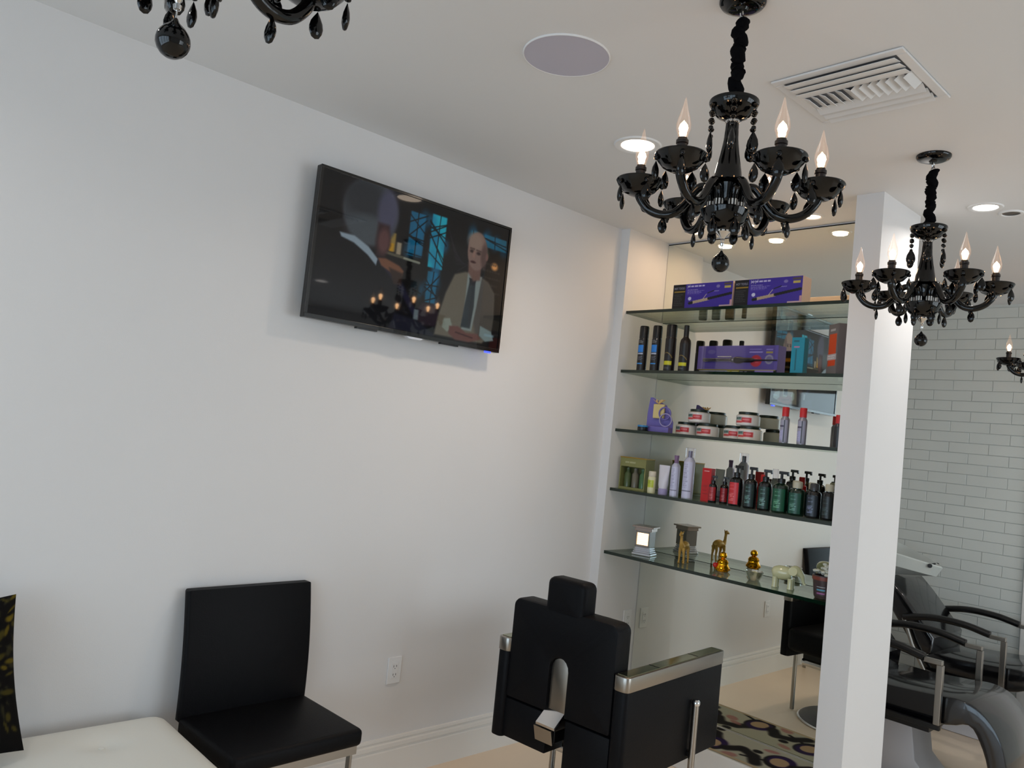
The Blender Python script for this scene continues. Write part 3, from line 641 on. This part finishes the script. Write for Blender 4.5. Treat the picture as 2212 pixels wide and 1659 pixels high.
# man facing, right
cv.poly([(.62, .02), (.63, .16), (.66, .36), (.70, .52), (.76, .56), (.84, .56), (.90, .52), (.945, .44), (.955, .25), (.95, .10), (.90, .02)], (.345, .325, .28), .02)
cv.poly([(.80, .52), (.84, .55), (.90, .52), (.945, .44), (.955, .25), (.95, .06), (.86, .06), (.83, .2)], (.25, .24, .225), .03)
cv.poly([(.775, .56), (.86, .55), (.845, .30), (.83, .10), (.77, .10), (.775, .35)], (.42, .46, .45), .012)
cv.poly([(.79, .50), (.825, .50), (.83, .30), (.82, .12), (.765, .12), (.775, .3)], (.14, .17, .185), .012); cv.poly([(.785, .52), (.83, .52), (.82, .47), (.795, .47)], (.10, .10, .12), .01)
cv.poly([(.77, .64), (.85, .64), (.85, .52), (.81, .50), (.775, .56)], (.36, .27, .24), .02)
cv.ell(.817, .745, .058, .155, (.42, .34, .31), .12); cv.ell(.80, .82, .045, .07, (.46, .39, .35), .6); cv.ell(.86, .72, .02, .10, (.30, .23, .21), .6)
cv.ell(.785, .735, .012, .012, (.16, .11, .10), .9); cv.ell(.825, .73, .012, .012, (.16, .11, .10), .9); cv.line(.774, .757, .798, .757, .006, (.26, .20, .18)); cv.line(.812, .753, .838, .750, .006, (.26, .20, .18))
cv.poly([(.793, .74), (.803, .74), (.806, .69), (.79, .69)], (.47, .36, .32), .01); cv.ell(.798, .652, .016, .010, (.20, .10, .10), .7); cv.ell(.877, .72, .009, .03, (.38, .28, .26), .5)
cv.poly([(.665, .16), (.70, .17), (.72, .10), (.69, .06), (.66, .09)], (.45, .48, .44), .012); cv.poly([(.88, .16), (.95, .13), (.97, .06), (.92, .04), (.88, .08)], (.40, .46, .46), .012)
cv.poly([(.70, .11), (.75, .12), (.80, .08), (.87, .09), (.89, .05), (.82, .01), (.74, .01), (.70, .05)], (.34, .22, .20), .015); cv.line(.74, .07, .84, .05, .006, (.22, .13, .12))
cv.rect(.91, .97, .085, .105, (.45, .55, .58), .01, .7)
cv.a += (np.random.RandomState(3).rand(170, 300, 1) - .5) * .012; cv.a = np.clip(cv.a, 0, 1)
grid('screen', cv, screenM, tv, lambda u, v: (.0795, -W / 2 + .012 + u * (W - .024), -Hh / 2 + .018 + v * (Hh - .030)))
tv.rotation_euler = (0, R(.4), 0); tv.location.x = .005

# ------------------------------------------------------------ wall plates
def outlet(name, M, label):
    e = tag(empty(name, (0, 0, 0)), label, 'wall outlet'); e.matrix_world = M
    link('plate', B(0, .006, -.036, .036, -.058, .058, bev=.002), whiteP, e)
    link('socket_face', B(.006, .008, -.017, .017, -.034, .034, bev=.0008), whiteP, e)
    bm = bmesh.new()
    for s in (-1, 1):
        for q in (-.007, .007): box(bm, .0081, .0084, q - .0012, q + .0012, s * .018 - .004, s * .018 + .005)
        box(bm, .0081, .0084, -.002, .002, s * .018 - .011, s * .018 - .008)
    link('slots', bm, darkM, e)
outlet('wall_outlet', Matrix.Translation((0, 2.155, .468)), 'white wall outlet between the dining chair and barber chair')
outlet('wall_outlet', Matrix.Translation((.06, 3.72, .56)), 'white wall outlet inside the niche below the lowest shelf')

# ------------------------------------------------------------ ceiling fittings
e = tag(empty('ceiling_speaker', (1.145, 1.715, CE)), 'round white ceiling speaker with a flat mesh grille', 'speaker')
link('rim', lathe([(.134, -.004), (.136, -.0055), (.138, -.004), (.1385, 0), (.134, 0), (.134, -.004)], 48, cap=False), whiteP, e, True)
link('grille', lathe([(0, -.0045), (.135, -.0045), (.135, -.001)], 48), mat('speaker_mesh', (.735, .725, .775), .8, bump=.3, bscale=900), e)
# supply air register
e = tag(empty('air_vent', (1.773, 2.42, CE)), 'square white air vent with three-way louvres in the ceiling', 'vent')
vM = mat('vent_white', (.86, .86, .86), .4)
bm = bmesh.new(); a, b = .203, .198
for x0, x1, y0, y1 in ((-a, a, -b, -b + .03), (-a, a, b - .03, b), (-a, -a + .03, -b + .03, b - .03), (a - .03, a, -b + .03, b - .03)): box(bm, x0, x1, y0, y1, -.008, -.001, bev=.0025)
link('frame', bm, vM, e)
link('duct', B(-a + .03, a - .03, -b + .03, b - .03, -.0012, -.0006), mat('duct_grey', (.55, .55, .56), .8), e)
def blade(x0, y0, x1, y1, wdt, tilt, nm='louvre'):
    L = math.hypot(x1 - x0, y1 - y0); an = math.atan2(y1 - y0, x1 - x0)
    M = Matrix.Translation(((x0 + x1) / 2, (y0 + y1) / 2, -.0125)) @ Matrix.Rotation(an, 4, 'Z') @ Matrix.Rotation(tilt, 4, 'X')
    link(nm, B(-L / 2, L / 2, -wdt / 2, wdt / 2, -.0008, .0008, M=M), vM, e)
for k in range(3): blade(-.170, -.148 + k * .040, .170, -.148 + k * .040, .047, R(9))
for k in range(3): blade(-.170, .068 + k * .040, .170, .068 + k * .040, .038, R(-20))
for k in range(13): blade(-.160 + k * .0267, -.046, -.160 + k * .0267, .046, .029, R(26) if k < 6 else R(-40))

def downlight(x, y, r, label, power, col, lit=True, vis=14, group=None, spot=120):
    e = tag(empty('downlight', (x, y, CE)), label, 'downlight', group)
    link('trim_ring', lathe([(r, -.003), (r * 1.10, -.006), (r * 1.35, -.005), (r * 1.42, 0), (r, 0), (r, -.003)], 40, cap=False), whiteP, e, True)
    if lit:
        link('lamp', lathe([(0, -.0022), (r * .97, -.0022)], 36, cap=False), mat('lamp_%g_%g' % (vis, col[2]), (1, 1, 1), .4, emis=col, estr=vis), e)
        area('lamp_light', (x, y, CE - .012), (0, 0, 0), r * 1.8, 0, power, col, spot, 'DISK')
    else:
        link('lamp', lathe([(0, -.0022), (r * .5, -.001), (r * .97, -.0022)], 36, cap=False), mat('unlit_lamp', (.10, .10, .10), .3), e)
    return e
downlight(.87, 2.44, .068, 'bright white downlight above the left arm of nearest chandelier', 7, AMBER, vis=7, spot=150)
downlight(1.735, 3.83, .050, 'lit downlight at the far right beyond the second chandelier', 6, NEUT, vis=7, spot=150)
downlight(1.80, 3.965, .036, 'small unlit dark downlight right of the far lit one', 0, NEUT, lit=False)
gd = 'warm downlights over the shelf niche'
for x, t_ in ((.345, 'left'), (.665, 'middle'), (1.025, 'right')):
    downlight(x, 3.640, .040, 'warm downlight over the niche, %s of the three' % t_, 1.4, WARM, vis=6, group=gd, spot=176)
# invented downlights outside the frame, added to light the room and tiled wall
for x, y, t_ in ((4.2, -.6, 'behind the camera near the shop front'), (4.2, 1.6, 'right of the nearest chandelier'), (4.2, 3.8, 'in the far right half of the room'), (.87, -.2, 'above the white bench'), (2.5, 4.9, 'near the tiled wall, right of farthest chandelier')):
    downlight(x, y, .06, 'added downlight out of view, ' + t_, 4, NEUT, vis=6, spot=150)

# ------------------------------------------------------------ chandeliers
def teardrop(h=.048, r=.0165, flat=.5, bead=True):
    bm = bmesh.new(); n = 14
    pr = [(0, -h - .020), (r * .55, -h - .017), (r * .92, -h - .008), (r, -h * .78 - .008), (r * .85, -h * .5 - .008), (r * .5, -h * .25 - .008), (r * .18, -h * .05 - .008), (0, -.006)]
    lathe(pr, n, bm, Matrix.Diagonal((1, flat, 1, 1)))
    if bead: lathe([(0, -.006), (.0055, -.003), (.0065, .001), (.0055, .005), (0, .008)], 10, bm)
    return bm
dropME = None
def mk(name, bm, m, smooth=True):
    o = link(name, bm, m, None, smooth); me = o.data; bpy.data.objects.remove(o); return me
dropME = mk('crystal_drop', teardrop(), blackG)
dropS = mk('crystal_drop', teardrop(.032, .0125, .5, False), blackG)
dropD = mk('crystal_drop', teardrop(.034, .0135, .5, True), blackG)
beadME = mk('bead', lathe([(0, -.008), (.006, -.005), (.0085, 0), (.006, .005), (0, .008)], 12), blackG)
dishME = mk('dish', lathe([(.010, -.035), (.026, -.033), (.043, -.024), (.056, -.009), (.063, .004), (.062, .007), (.059, .005), (.051, -.006), (.039, -.017), (.024, -.024), (.010, -.026)], 36), blackG)
sockME = mk('candle_socket', lathe([(.013, -.040), (.013, .006), (.015, .008), (.015, .016), (.0115, .018), (.0115, .022)], 18), mat('socket_brown', (.10, .06, .05), .35))
bulbME = mk('bulb', lathe([(.010, .020), (.012, .026), (.0175, .044), (.0175, .056), (.014, .072), (.009, .088), (.005, .104), (.0022, .118), (0, .124)], 20, cap=False), glassBulb)
filM = mat('glowing_filament', (1, .8, .5), .3, emis=(1, .56, .27), estr=26)
filME = mk('filament', lathe([(0, .022), (.006, .026), (.0085, .036), (.0115, .046), (.009, .055), (.003, .062), (0, .066)], 12), filM)
armp = spline([(.034, 0, -.016), (.037, 0, .008), (.048, 0, .026), (.068, 0, .028), (.086, 0, .010), (.104, 0, -.018), (.130, 0, -.043), (.164, 0, -.049), (.198, 0, -.036), (.222, 0, -.008), (.228, 0, .012)], 6)
armME = mk('arm', tube(armp, .0115, 12), blackG)
def place(me, parent, loc, rz=0, rx=0):
    o = bpy.data.objects.new(me.name.split('.')[0], me); COL.objects.link(o); o.parent = parent; o.location = loc; o.rotation_euler = (rx, 0, rz); return o
AZ = .0   # arm level reference: z of arms' frame
def chandelier(x, y, a0, drop, label, lights=True):
    """origin at the ceiling; the arm frame hangs .49 + drop below"""
    root = tag(empty('chandelier', (x, y, CE)), label, 'chandelier', 'black crystal chandeliers hanging in a row')
    d = drop
    link('canopy', lathe([(.0, -.026), (.012, -.026), (.016, -.020), (.040, -.019), (.056, -.013), (.061, -.006), (.061, 0)], 36), blackG, root, True)
    bm = bmesh.new()
    for k in range(2):
        M = Matrix.Translation((0, 0, -.036 - k * .017)) @ Matrix.Rotation(R(90 * k + a0), 4, 'Z')
        pts = [M @ Vector((.007 * math.cos(q * PI / 6), 0, .012 * math.sin(q * PI / 6))) for q in range(13)]; tube(pts, .002, 6, bm)
    link('chain_link', bm, chrome, root, True)
    # ruched fabric cord cover
    rg = random.Random(int(x * 1000 + y * 77)); z0, z1 = -.055, -.280 - d; N = 60; pr = []; path = []
    for k in range(N + 1):
        t_ = k / N; z = z0 + (z1 - z0) * t_
        s = math.sin(t_ * 15 * PI + 1.6 * math.sin(k * .7)); pr.append(.0140 + .0045 * abs(s) + rg.uniform(-.0012, .0018)); path.append((.004 * math.sin(t_ * 31 + .4) + rg.uniform(-.0015, .0015), .004 * math.cos(t_ * 22) + rg.uniform(-.0015, .0015), z))
    link('cord_cover', tube(path, pr, 12), blackF, root, True)
    z = -.280 - d
    link('top_dish', lathe([(.012, z - .046), (.022, z - .044), (.042, z - .034), (.058, z - .016), (.065, z), (.064, z + .005), (.058, z - .002), (.040, z - .020), (.014, z - .026)], 36), blackG, root, True)
    link('chrome_collar', lathe([(.017, z - .054), (.019, z - .052), (.019, z - .047), (.017, z - .045)], 28), chrome, root, True)
    zc = z - .054
    link('stem', lathe([(.037, zc - .155), (.034, zc - .130), (.025, zc - .085), (.0190, zc - .045), (.0165, zc)], 32), blackG, root, True)
    zh = zc - .155
    link('hub', lathe([(.020, zh - .068), (.027, zh - .06), (.030, zh - .035), (.038, zh - .012), (.052, zh - .004), (.052, zh), (.036, zh + .004)], 32), blackG, root, True)
    bm = bmesh.new()
    for k in range(6):
        a = R(a0 + 60 * k); lathe([(.0135, zh - .080), (.0135, zh - .057), (.011, zh - .055)], 16, bm, Matrix.Translation((.034 * math.cos(a), .034 * math.sin(a), 0)))
    link('chrome_cups', bm, chrome, root, True)
    zb = zh - .080
    link('bottom_dish', lathe([(.020, zb - .052), (.034, zb - .047), (.050, zb - .032), (.060, zb - .012), (.063, zb), (.060, zb + .003), (.046, zb + .004), (.0, zb + .004)], 36), blackG, root, True)
    link('finial', lathe([(0, zb - .094), (.005, zb - .092), (.006, zb - .086), (.003, zb - .083), (.006, zb - .078), (.005, zb - .073), (.010, zb - .066), (.020, zb - .056), (.020, zb - .052)], 20), chrome, root, True)
    link('ball_drop', lathe([(0, zb - .161), (.008, zb - .1598), (.0145, zb - .156), (.0195, zb - .150), (.0225, zb - .143), (.023, zb - .137), (.0222, zb - .131), (.0195, zb - .125), (.014, zb - .118), (.006, zb - .111), (.003, zb - .105), (0, zb - .103)], 40), blackG, root, True)
    link('hook_wire', tube([(0, 0, zb - .092), (.001, 0, zb - .098), (0, 0, zb - .105)], .0012, 6), chrome, root)
    # strands from the top dish
    for k in range(6):
        a = R(a0 + 30 + 60 * k); px, py = .062 * math.cos(a), .062 * math.sin(a)
        s = empty('bead_strand', (px, py, z - .004)); s.parent = root
        for q in range(3): place(beadME, s, (0, 0, -.012 - q * .021))
        place(dropME, s, (0, 0, -.074), rz=a + R(rg.uniform(-60, 60)))
    for k in range(6):
        a = R(a0 + 60 * k); px, py = .056 * math.cos(a), .056 * math.sin(a)
        place(dropD, root, (px, py, zb - .022), rz=a + R(90 + rg.uniform(-50, 50)))
    # arms
    for k in range(6):
        a = R(a0 + 60 * k)
        am = place(armME, root, (0, 0, zh - .045), rz=a)
        am.name = 'arm'
        place(dishME, am, (.228, 0, .036)); place(sockME, am, (.228, 0, .062)); place(bulbME, am, (.228, 0, .062)); place(filME, am, (.228, 0, .062))
        for q in range(5):
            b = R(36 + 72 * q + rg.uniform(-6, 6)); place(dropD, am, (.228 + .060 * math.cos(b), .060 * math.sin(b), .026), rz=b + R(90 + rg.uniform(-50, 50)))
        place(dropS, am, (.158, 0, -.048), rz=R(rg.uniform(0, 180)))
        if lights:
            l = bpy.data.lights.new('bulb_light', 'POINT'); l.energy = .15; l.color = (1, .72, .48); l.shadow_soft_size = .012
            lo = bpy.data.objects.new('bulb_light', l); COL.objects.link(lo)
            lo.location = (x + .228 * math.cos(a), y + .228 * math.sin(a), CE + zh - .045 + .062 + .05)
    return root
chandelier(1.750, 0.354, -75, .0, 'black chandelier nearest the camera, cut off at the top left of photo')
chandelier(1.738, 1.764, -87, .0, 'large black chandelier hanging in front of the air vent')
chandelier(1.761, 3.11, -99, .0, 'second black chandelier, hanging to the right of the white column')
chandelier(1.708, 5.30, -100, .0, 'farthest black chandelier, cut by the right edge of photo')

# ------------------------------------------------------------ dining chair by the wall
e = tag(empty('dining_chair', (.27, 1.432, 0)), 'black leather chair with chrome legs against the left wall', 'chair')
bm = B(-.19, .225, -.25, .25, .400, .462, bev=.018, seg=3); link('seat', bm, blackL, e, True)
bm = bmesh.new(); n = 12; rows = []
for i in range(n + 1):
    t_ = i / n; z = .44 + .452 * t_; xb = -.19 + .012 - .045 * t_ ** 1.2 + .012 * math.sin(t_ * PI)
    rows.append((xb, z))
out = [(x, z) for x, z in rows] + [(x - .038, z) for x, z in rows[::-1]]
bk = prism(out, 'y', -.250, .252, bev=.012, seg=3); link('backrest', bk, blackL, e, True)
bm = B(-.175, .205, -.240, -.216, .368, .399); box(bm, -.175, .205, .216, .240, .368, .399); box(bm, .180, .205, -.216, .216, .368, .399); link('apron', bm, brushed, e)
for sx in (-1, 1):
    for sy in (-1, 1): link('leg', B(sx * .190 - .012, sx * .190 + .012, sy * .228 - .012, sy * .215 + .012, 0, .3675, bev=.002), brushed, e)
e.rotation_euler = (0, 0, R(2))

# ------------------------------------------------------------ white tufted bench and cushion
e = tag(empty('tufted_bench', (.36, .42, 0)), 'white leather bench with button tufting at the bottom left corner', 'bench')
bm = bmesh.new(); nx, ny = 34, 70; L, Wd = 1.42, .64; tuf = [(-.12, .45 + k * -.30) for k in range(5)] + [(.14, .30 - k * .30) for k in range(4)]
def ztop(x, y):
    ed = min(1, (Wd / 2 - abs(x)) / .07) ; ed2 = min(1, (L / 2 - abs(y)) / .07)
    z = .44 + .045 * math.sqrt(max(0, 1 - (1 - ed) ** 2)) * math.sqrt(max(0, 1 - (1 - ed2) ** 2))
    for tx, ty in tuf: z -= .016 * math.exp(-(((x - tx) ** 2 + (y - ty) ** 2) / .0022))
    return z
V = [[bm.verts.new((-Wd / 2 + Wd * i / nx, -L / 2 + L * j / ny, ztop(-Wd / 2 + Wd * i / nx, -L / 2 + L * j / ny))) for i in range(nx + 1)] for j in range(ny + 1)]
for j in range(ny):
    for i in range(nx): bm.faces.new((V[j][i], V[j][i + 1], V[j + 1][i + 1], V[j + 1][i]))
loop = [V[0][i] for i in range(nx + 1)] + [V[j][nx] for j in range(1, ny + 1)] + [V[ny][i] for i in range(nx - 1, -1, -1)] + [V[j][0] for j in range(ny - 1, 0, -1)]
lo = [bm.verts.new((v.co.x, v.co.y, .36)) for v in loop]
for i in range(len(loop)): bm.faces.new((loop[i], lo[i], lo[(i + 1) % len(lo)], loop[(i + 1) % len(lo)]))
bm.faces.new(lo); bmesh.ops.recalc_face_normals(bm, faces=bm.faces)
link('seat_cushion', bm, whiteL, e, True)
link('base', B(-Wd / 2 + .01, Wd / 2 - .01, -L / 2 + .01, L / 2 - .01, .07, .3595, bev=.008), whiteL, e)
for tx, ty in tuf: link('button', lathe([(.010, -.002), (.009, .003), (0, .005)], 14, M=Matrix.Translation((tx, ty, ztop(tx, ty)))), whiteL, e, True)
for sx in (-1, 1):
    for sy in (-1, 1): link('leg', lathe([(.014, 0), (.020, .07)], 14, M=Matrix.Translation((sx * .27, sy * .65, 0))), chrome, e, True)
e.location = (.375, .43, 0)
# cushion
cu = tag(empty('cushion', (.280, .436, .502)), 'black cushion with gold brocade pattern leaning on the wall at left edge', 'cushion')
cv = Canvas(110, 110, (.06, .055, .05)); rg = random.Random(11)
for q in range(240):
    cx_, cy_ = rg.random(), rg.random(); c = rg.choice([(.42, .36, .10), (.30, .27, .10), (.20, .19, .12), (.02, .02, .02)])
    cv.ell(cx_, cy_, rg.uniform(.015, .055), rg.uniform(.006, .02), c, .6, rg.uniform(0, 3), .8)
def cushf(side):
    def f(u, v):
        x = (u - .5) * 2; y = (v - .5) * 2; k = (1 - x ** 4) * (1 - y ** 4); b = 1 - .07 * (1 - (x * y) ** 2)
        return (side * .060 * max(0, k) ** .6, side * x * .225 * b, .225 + y * .225 * b)
    return f
grid('cover', cv, paintMat, cu, cushf(1)); grid('back_cover', cv, paintMat, cu, cushf(-1))
cu.rotation_euler = (R(4), R(-24), 0)

# ------------------------------------------------------------ barber chair facing the mirror
bc = tag(empty('barber_chair', (.845, 2.606, 0), R(4.5)), 'black padded barber chair with chrome armrests facing the niche mirror', 'barber chair')
for s, nm in ((-1, 'l'), (1, 'r')):
    x0, x1 = (-.326, -.262) if s < 0 else (.272, .338)
    ar = link('arm_panel', prism(rrect(x0, x1, -.385, .385, .022, 4), 'z', .285, .640, bev=.004), blackL, bc, True)
    ring = bmesh.new(); prism(rrect(x0 - .002, x1 + .002, -.388, .388, .022, 4), 'z', .640, .696, bev=.003, bm=ring)
    ac = link('armrest_cap', ring, brushed, bc, True)
    link('armrest_top', B(x0 + .008, x1 - .008, -.37, .37, .6962, .699, bev=.001), armTop, ac)
    for q in (-.15, .16): link('seam', B(x0 + .008, x1 - .008, q - .0015, q + .0015, .6991, .7), darkM, ac)
link('seat', B(-.270, .270, -.25, .40, .33, .475, bev=.03, seg=3), blackL, bc, True)
# backrest slab with arched slot
sl = []
W2, zt, zb_ = .268, .872, .455
sl += [(-W2, zb_ + .01)]
for k in range(6): a = R(180 - 90 * k / 5); sl.append((-W2 + .035 + .035 * math.cos(a), zt - .035 + .035 * math.sin(a)))
for k in range(6): a = R(90 - 90 * k / 5); sl.append((W2 - .035 + .035 * math.cos(a), zt - .035 + .035 * math.sin(a)))
sl += [(W2, zb_ + .01), (W2 - .01, zb_), (.045, zb_)]
for k in range(9): a = R(180 * k / 8); sl.append((.045 * math.cos(a), .635 + .045 * math.sin(a)))
sl += [(-.045, zb_), (-W2 + .01, zb_)]
bk = prism(sl, 'y', -.375, -.275, bev=.012, seg=2)
bmesh.ops.triangulate(bk, faces=[f for f in bk.faces if len(f.verts) > 8])
link('backrest', bk, blackL, bc, True)
link('bracket_plate', prism([(-.043, .46)] + [(.043, .46)] + [(.043 * math.cos(R(180 * k / 8)), .635 + .043 * math.sin(R(180 * k / 8))) for k in range(9)], 'y', -.362, -.350, bev=.002), brushed, bc, True)
link('recline_bracket', prism([(-.362, .47), (-.420, .425), (-.418, .415), (-.352, .458)], 'x', -.055, .042, bev=.002), chrome, bc)
link('recline_bracket', prism([(-.412, .405), (-.395, .345), (-.385, .345), (-.400, .410)], 'x', -.070, .020, bev=.002), brushed, bc)
link('recline_shaft', B(-.04, .02, -.385, -.25, .35, .40, bev=.004), blackP, bc)
link('headrest', prism(rrect(-.100, .100, .835, .995, .03, 4), 'y', -.375, -.285, bev=.022, seg=3), blackL, bc, True)
link('headrest_post', B(-.02, .02, -.335, -.325, .76, .9), chrome, bc)
link('rear_skirt', B(-.270, -.035, -.372, -.25, .290, .450, bev=.006), blackL, bc, True)
link('rear_skirt', B(.055, .270, -.372, -.25, .215, .450, bev=.006), blackL, bc, True)
link('base_plate', lathe([(.325, .0115), (.30, .020), (.10, .030), (.06, .06)], 48), blackP, bc, True)
link('base_rim', lathe([(.30, 0), (.33, 0), (.336, .006), (.326, .0115), (.30, .0115)], 48), chrome, bc, True)
link('column', lathe([(.05, .05), (.05, .26), (.035, .265), (.035, .37)], 28), brushed, bc, True)
link('pump_pedal', tube([(-.05, -.05, .10), (-.10, -.25, .10), (-.13, -.43, .12), (-.06, -.46, .12)], .011, 10), blackP, bc, True)
for s_ in (-1, 1):
  ln = link('recline_lever', lathe([(.014, -.02 if s_ > 0 else -.118), (.014, .515 if s_ > 0 else .45)], 14, M=Matrix.Translation((s_ * .358, .12, 0))), brushed, bc, True)
  link('knob', lathe([(.016, .512), (.018, .520), (.016, .530), (.010, .535)], 16, M=Matrix.Translation((s_ * .358, .12, 0))), chrome, ln, True)
  link('lever_joint', B(s_ * .348 - .010, s_ * .348 + .010, .11, .13, .30, .32), blackP, ln)
link('seat_frame', B(-.22, .22, -.20, .30, .235, .2845, bev=.02, seg=3), chrome, bc, True)
link('seat_riser', B(-.20, .20, -.20, .30, .285, .33), blackP, bc)
for ch in bc.children:
    if ch.name.split('.')[0] not in ('base_plate', 'base_rim', 'column', 'pump_pedal'): ch.location.z = .124
bc.scale = (.927, .927, .927)
# ------------------------------------------------------------ patterned mat on the plinth
mt = tag(empty('patterned_mat', (.6975, 3.63, .1455)), 'cream mat with black and purple scroll pattern lying before the mirror', 'mat')
cv = Canvas(260, 68, (.66, .65, .58), 4); rg = random.Random(21)
BK, PP, PK = (.13, .12, .12), (.20, .13, .34), (.62, .42, .40)
for cx_, cy_ in ((.12, .35), (.34, .62), (.55, .30), (.80, .55), (.97, .3)):
    cv.ell(cx_, cy_, .058, .30, BK, .12, .2); cv.ell(cx_ + .004, cy_ + .05, .052, .24, PP, .3, .2, .7); cv.ell(cx_, cy_, .034, .17, (.66, .56, .44), .12, .2)
    pts = [(cx_ + .06, cy_), (cx_ + .10, cy_ + .22), (cx_ + .16, cy_ + .12), (cx_ + .20, cy_ - .12)]
    for p, q in zip(pts, pts[1:]): cv.line(p[0], p[1], q[0], q[1], .10, BK, .06)
    cv.line(cx_ - .05, cy_ - .15, cx_ - .12, cy_ - .28, .03, BK, .02); cv.ell(cx_ + .10, cy_ - .18, .03, .09, PK, .4, .5, .8); cv.ell(cx_ - .07, cy_ + .30, .03, .06, PK, .4, .3, .8)
    cv.ell(cx_ + .15, cy_ + .34, .02, .07, BK, .3)
cv.rect(0, 1, .0, .07, (.70, .62, .50))
grid('printed_top', cv, paintMat, mt, lambda u, v: (-.632 + 1.264 * u, -.155 + .31 * v, .0022))
link('backing', B(-.632, .632, -.155, .155, .0002, .002), mat('mat_backing', (.55, .52, .45), .9), mt)

# ------------------------------------------------------------ shampoo chairs
def shampoo_chair(x, y, label):
    e = tag(empty('shampoo_chair', (x, y, 0)), label, 'shampoo chair', 'black shampoo chairs at the tiled wall')
    HW = .27
    prof = [(-.10, .36), (-.12, .41), (-.05, .47), (.10, .475), (.30, .49), (.42, .50), (.51, .47), (.59, .38), (.63, .26), (.64, .10), (.56, .08), (.55, .22), (.51, .33), (.46, .39), (.36, .36), (.10, .34)]
    sp = [(v.x, v.y) for v in spline([(a, b, 0) for a, b in prof[1:11]], 4)] ; sp = [prof[0]] + sp + [(v.x, v.y) for v in spline([(a, b, 0) for a, b in prof[10:]], 3)][1:]
    s = prism(sp, 'y', -HW, HW, bev=.012, seg=2); bmesh.ops.triangulate(s, faces=[f for f in s.faces if len(f.verts) > 8]); link('seat_and_legrest', s, blackLg, e, True)
    bp = [(-.06, .46), (-.14, .44), (-.36, .74), (-.41, .83), (-.39, .87), (-.32, .86), (-.24, .78), (-.05, .56)]
    s = prism(bp, 'y', -HW, HW, bev=.02, seg=3); link('backrest', s, blackLg, e, True)
    for sy in (-1, 1):
        yy = sy * (HW + .035)
        path = spline([(-.22, yy, .655), (-.05, yy, .690), (.12, yy, .690), (.26, yy, .665)], 5)
        link('armrest_pad', tube(path, .026, 12, flat=.8), blackP, e, True)
        link('arm_post', box(B(.26, .345, yy - .014, yy + .014, .645, .668, bev=.003), .32, .350, yy - .014, yy + .014, .36, .645, bev=.003), brushed, e)
        link('side_bar', B(-.10, .35, yy - .012, yy + .012, .335, .36, bev=.002), blackP, e)
        link('rear_post', tube([(-.22, yy, .65), (-.16, yy, .50), (-.08, yy, .36)], .012, 10), brushed, e, True)
    link('cross_bar', B(-.02, .30, -HW - .03, HW + .03, .31, .335), blackP, e)
    link('pedestal', prism([(-.02, 0), (.27, 0), (.26, .03), (.19, .10), (.16, .31), (.02, .31), (0, .10)], 'y', -.13, .13, bev=.012), mat('pedestal_white', (.82, .82, .84), .35), e, True)
    return e
c = shampoo_chair(1.20, 4.60, 'glossy black shampoo chair partly behind the column, nearer one')
c2 = dup(c, None, (1.20, 5.64, 0)); c2['label'] = 'glossy black shampoo chair farther back, next to the tiled wall'
bs = tag(empty('shampoo_basin', (.74, 5.62, .0)), 'white ceramic shampoo basin above the farther shampoo chair', 'basin')
bm = bmesh.new(); n = 32
def ringv(rx, ry, z, tip, tz, cx=0):
    out = []
    for i in range(n):
        a = 2 * PI * i / n; c_, s_ = math.cos(a), math.sin(a); k = max(0, c_) ** 3
        out.append(bm.verts.new((cx + rx * c_ + tip * k, ry * s_ * (1 - .55 * k), z - .25 * (rx * c_ + tip * k) * tz)))
    return out
rs = [ringv(.08, .08, .82, 0, 0, -.12), ringv(.14, .16, .88, .0, .3, -.10), ringv(.22, .21, .97, .10, .8), ringv(.235, .225, 1.055, .12, 1), ringv(.225, .215, 1.062, .12, 1), ringv(.205, .195, 1.04, .10, 1), ringv(.16, .16, .93, .04, .5), ringv(.08, .08, .87, 0, 0, -.03)]
for a, b in zip(rs, rs[1:]):
    for i in range(n): bm.faces.new((a[i], a[(i + 1) % n], b[(i + 1) % n], b[i]))
bm.faces.new(rs[0][::-1]); bm.faces.new(rs[-1]); bmesh.ops.recalc_face_normals(bm, faces=bm.faces)
link('bowl', bm, whiteC, bs, True)
link('pedestal', lathe([(.13, 0), (.12, .03), (.09, .1), (.08, .6), (.10, .82)], 24, M=Matrix.Translation((-.14, 0, 0))), whiteC, bs, True)
link('neck_rest', tube([(.30, -.07, .975), (.27, 0, .965), (.30, .07, .975)], .014, 10), blackP, bs, True)
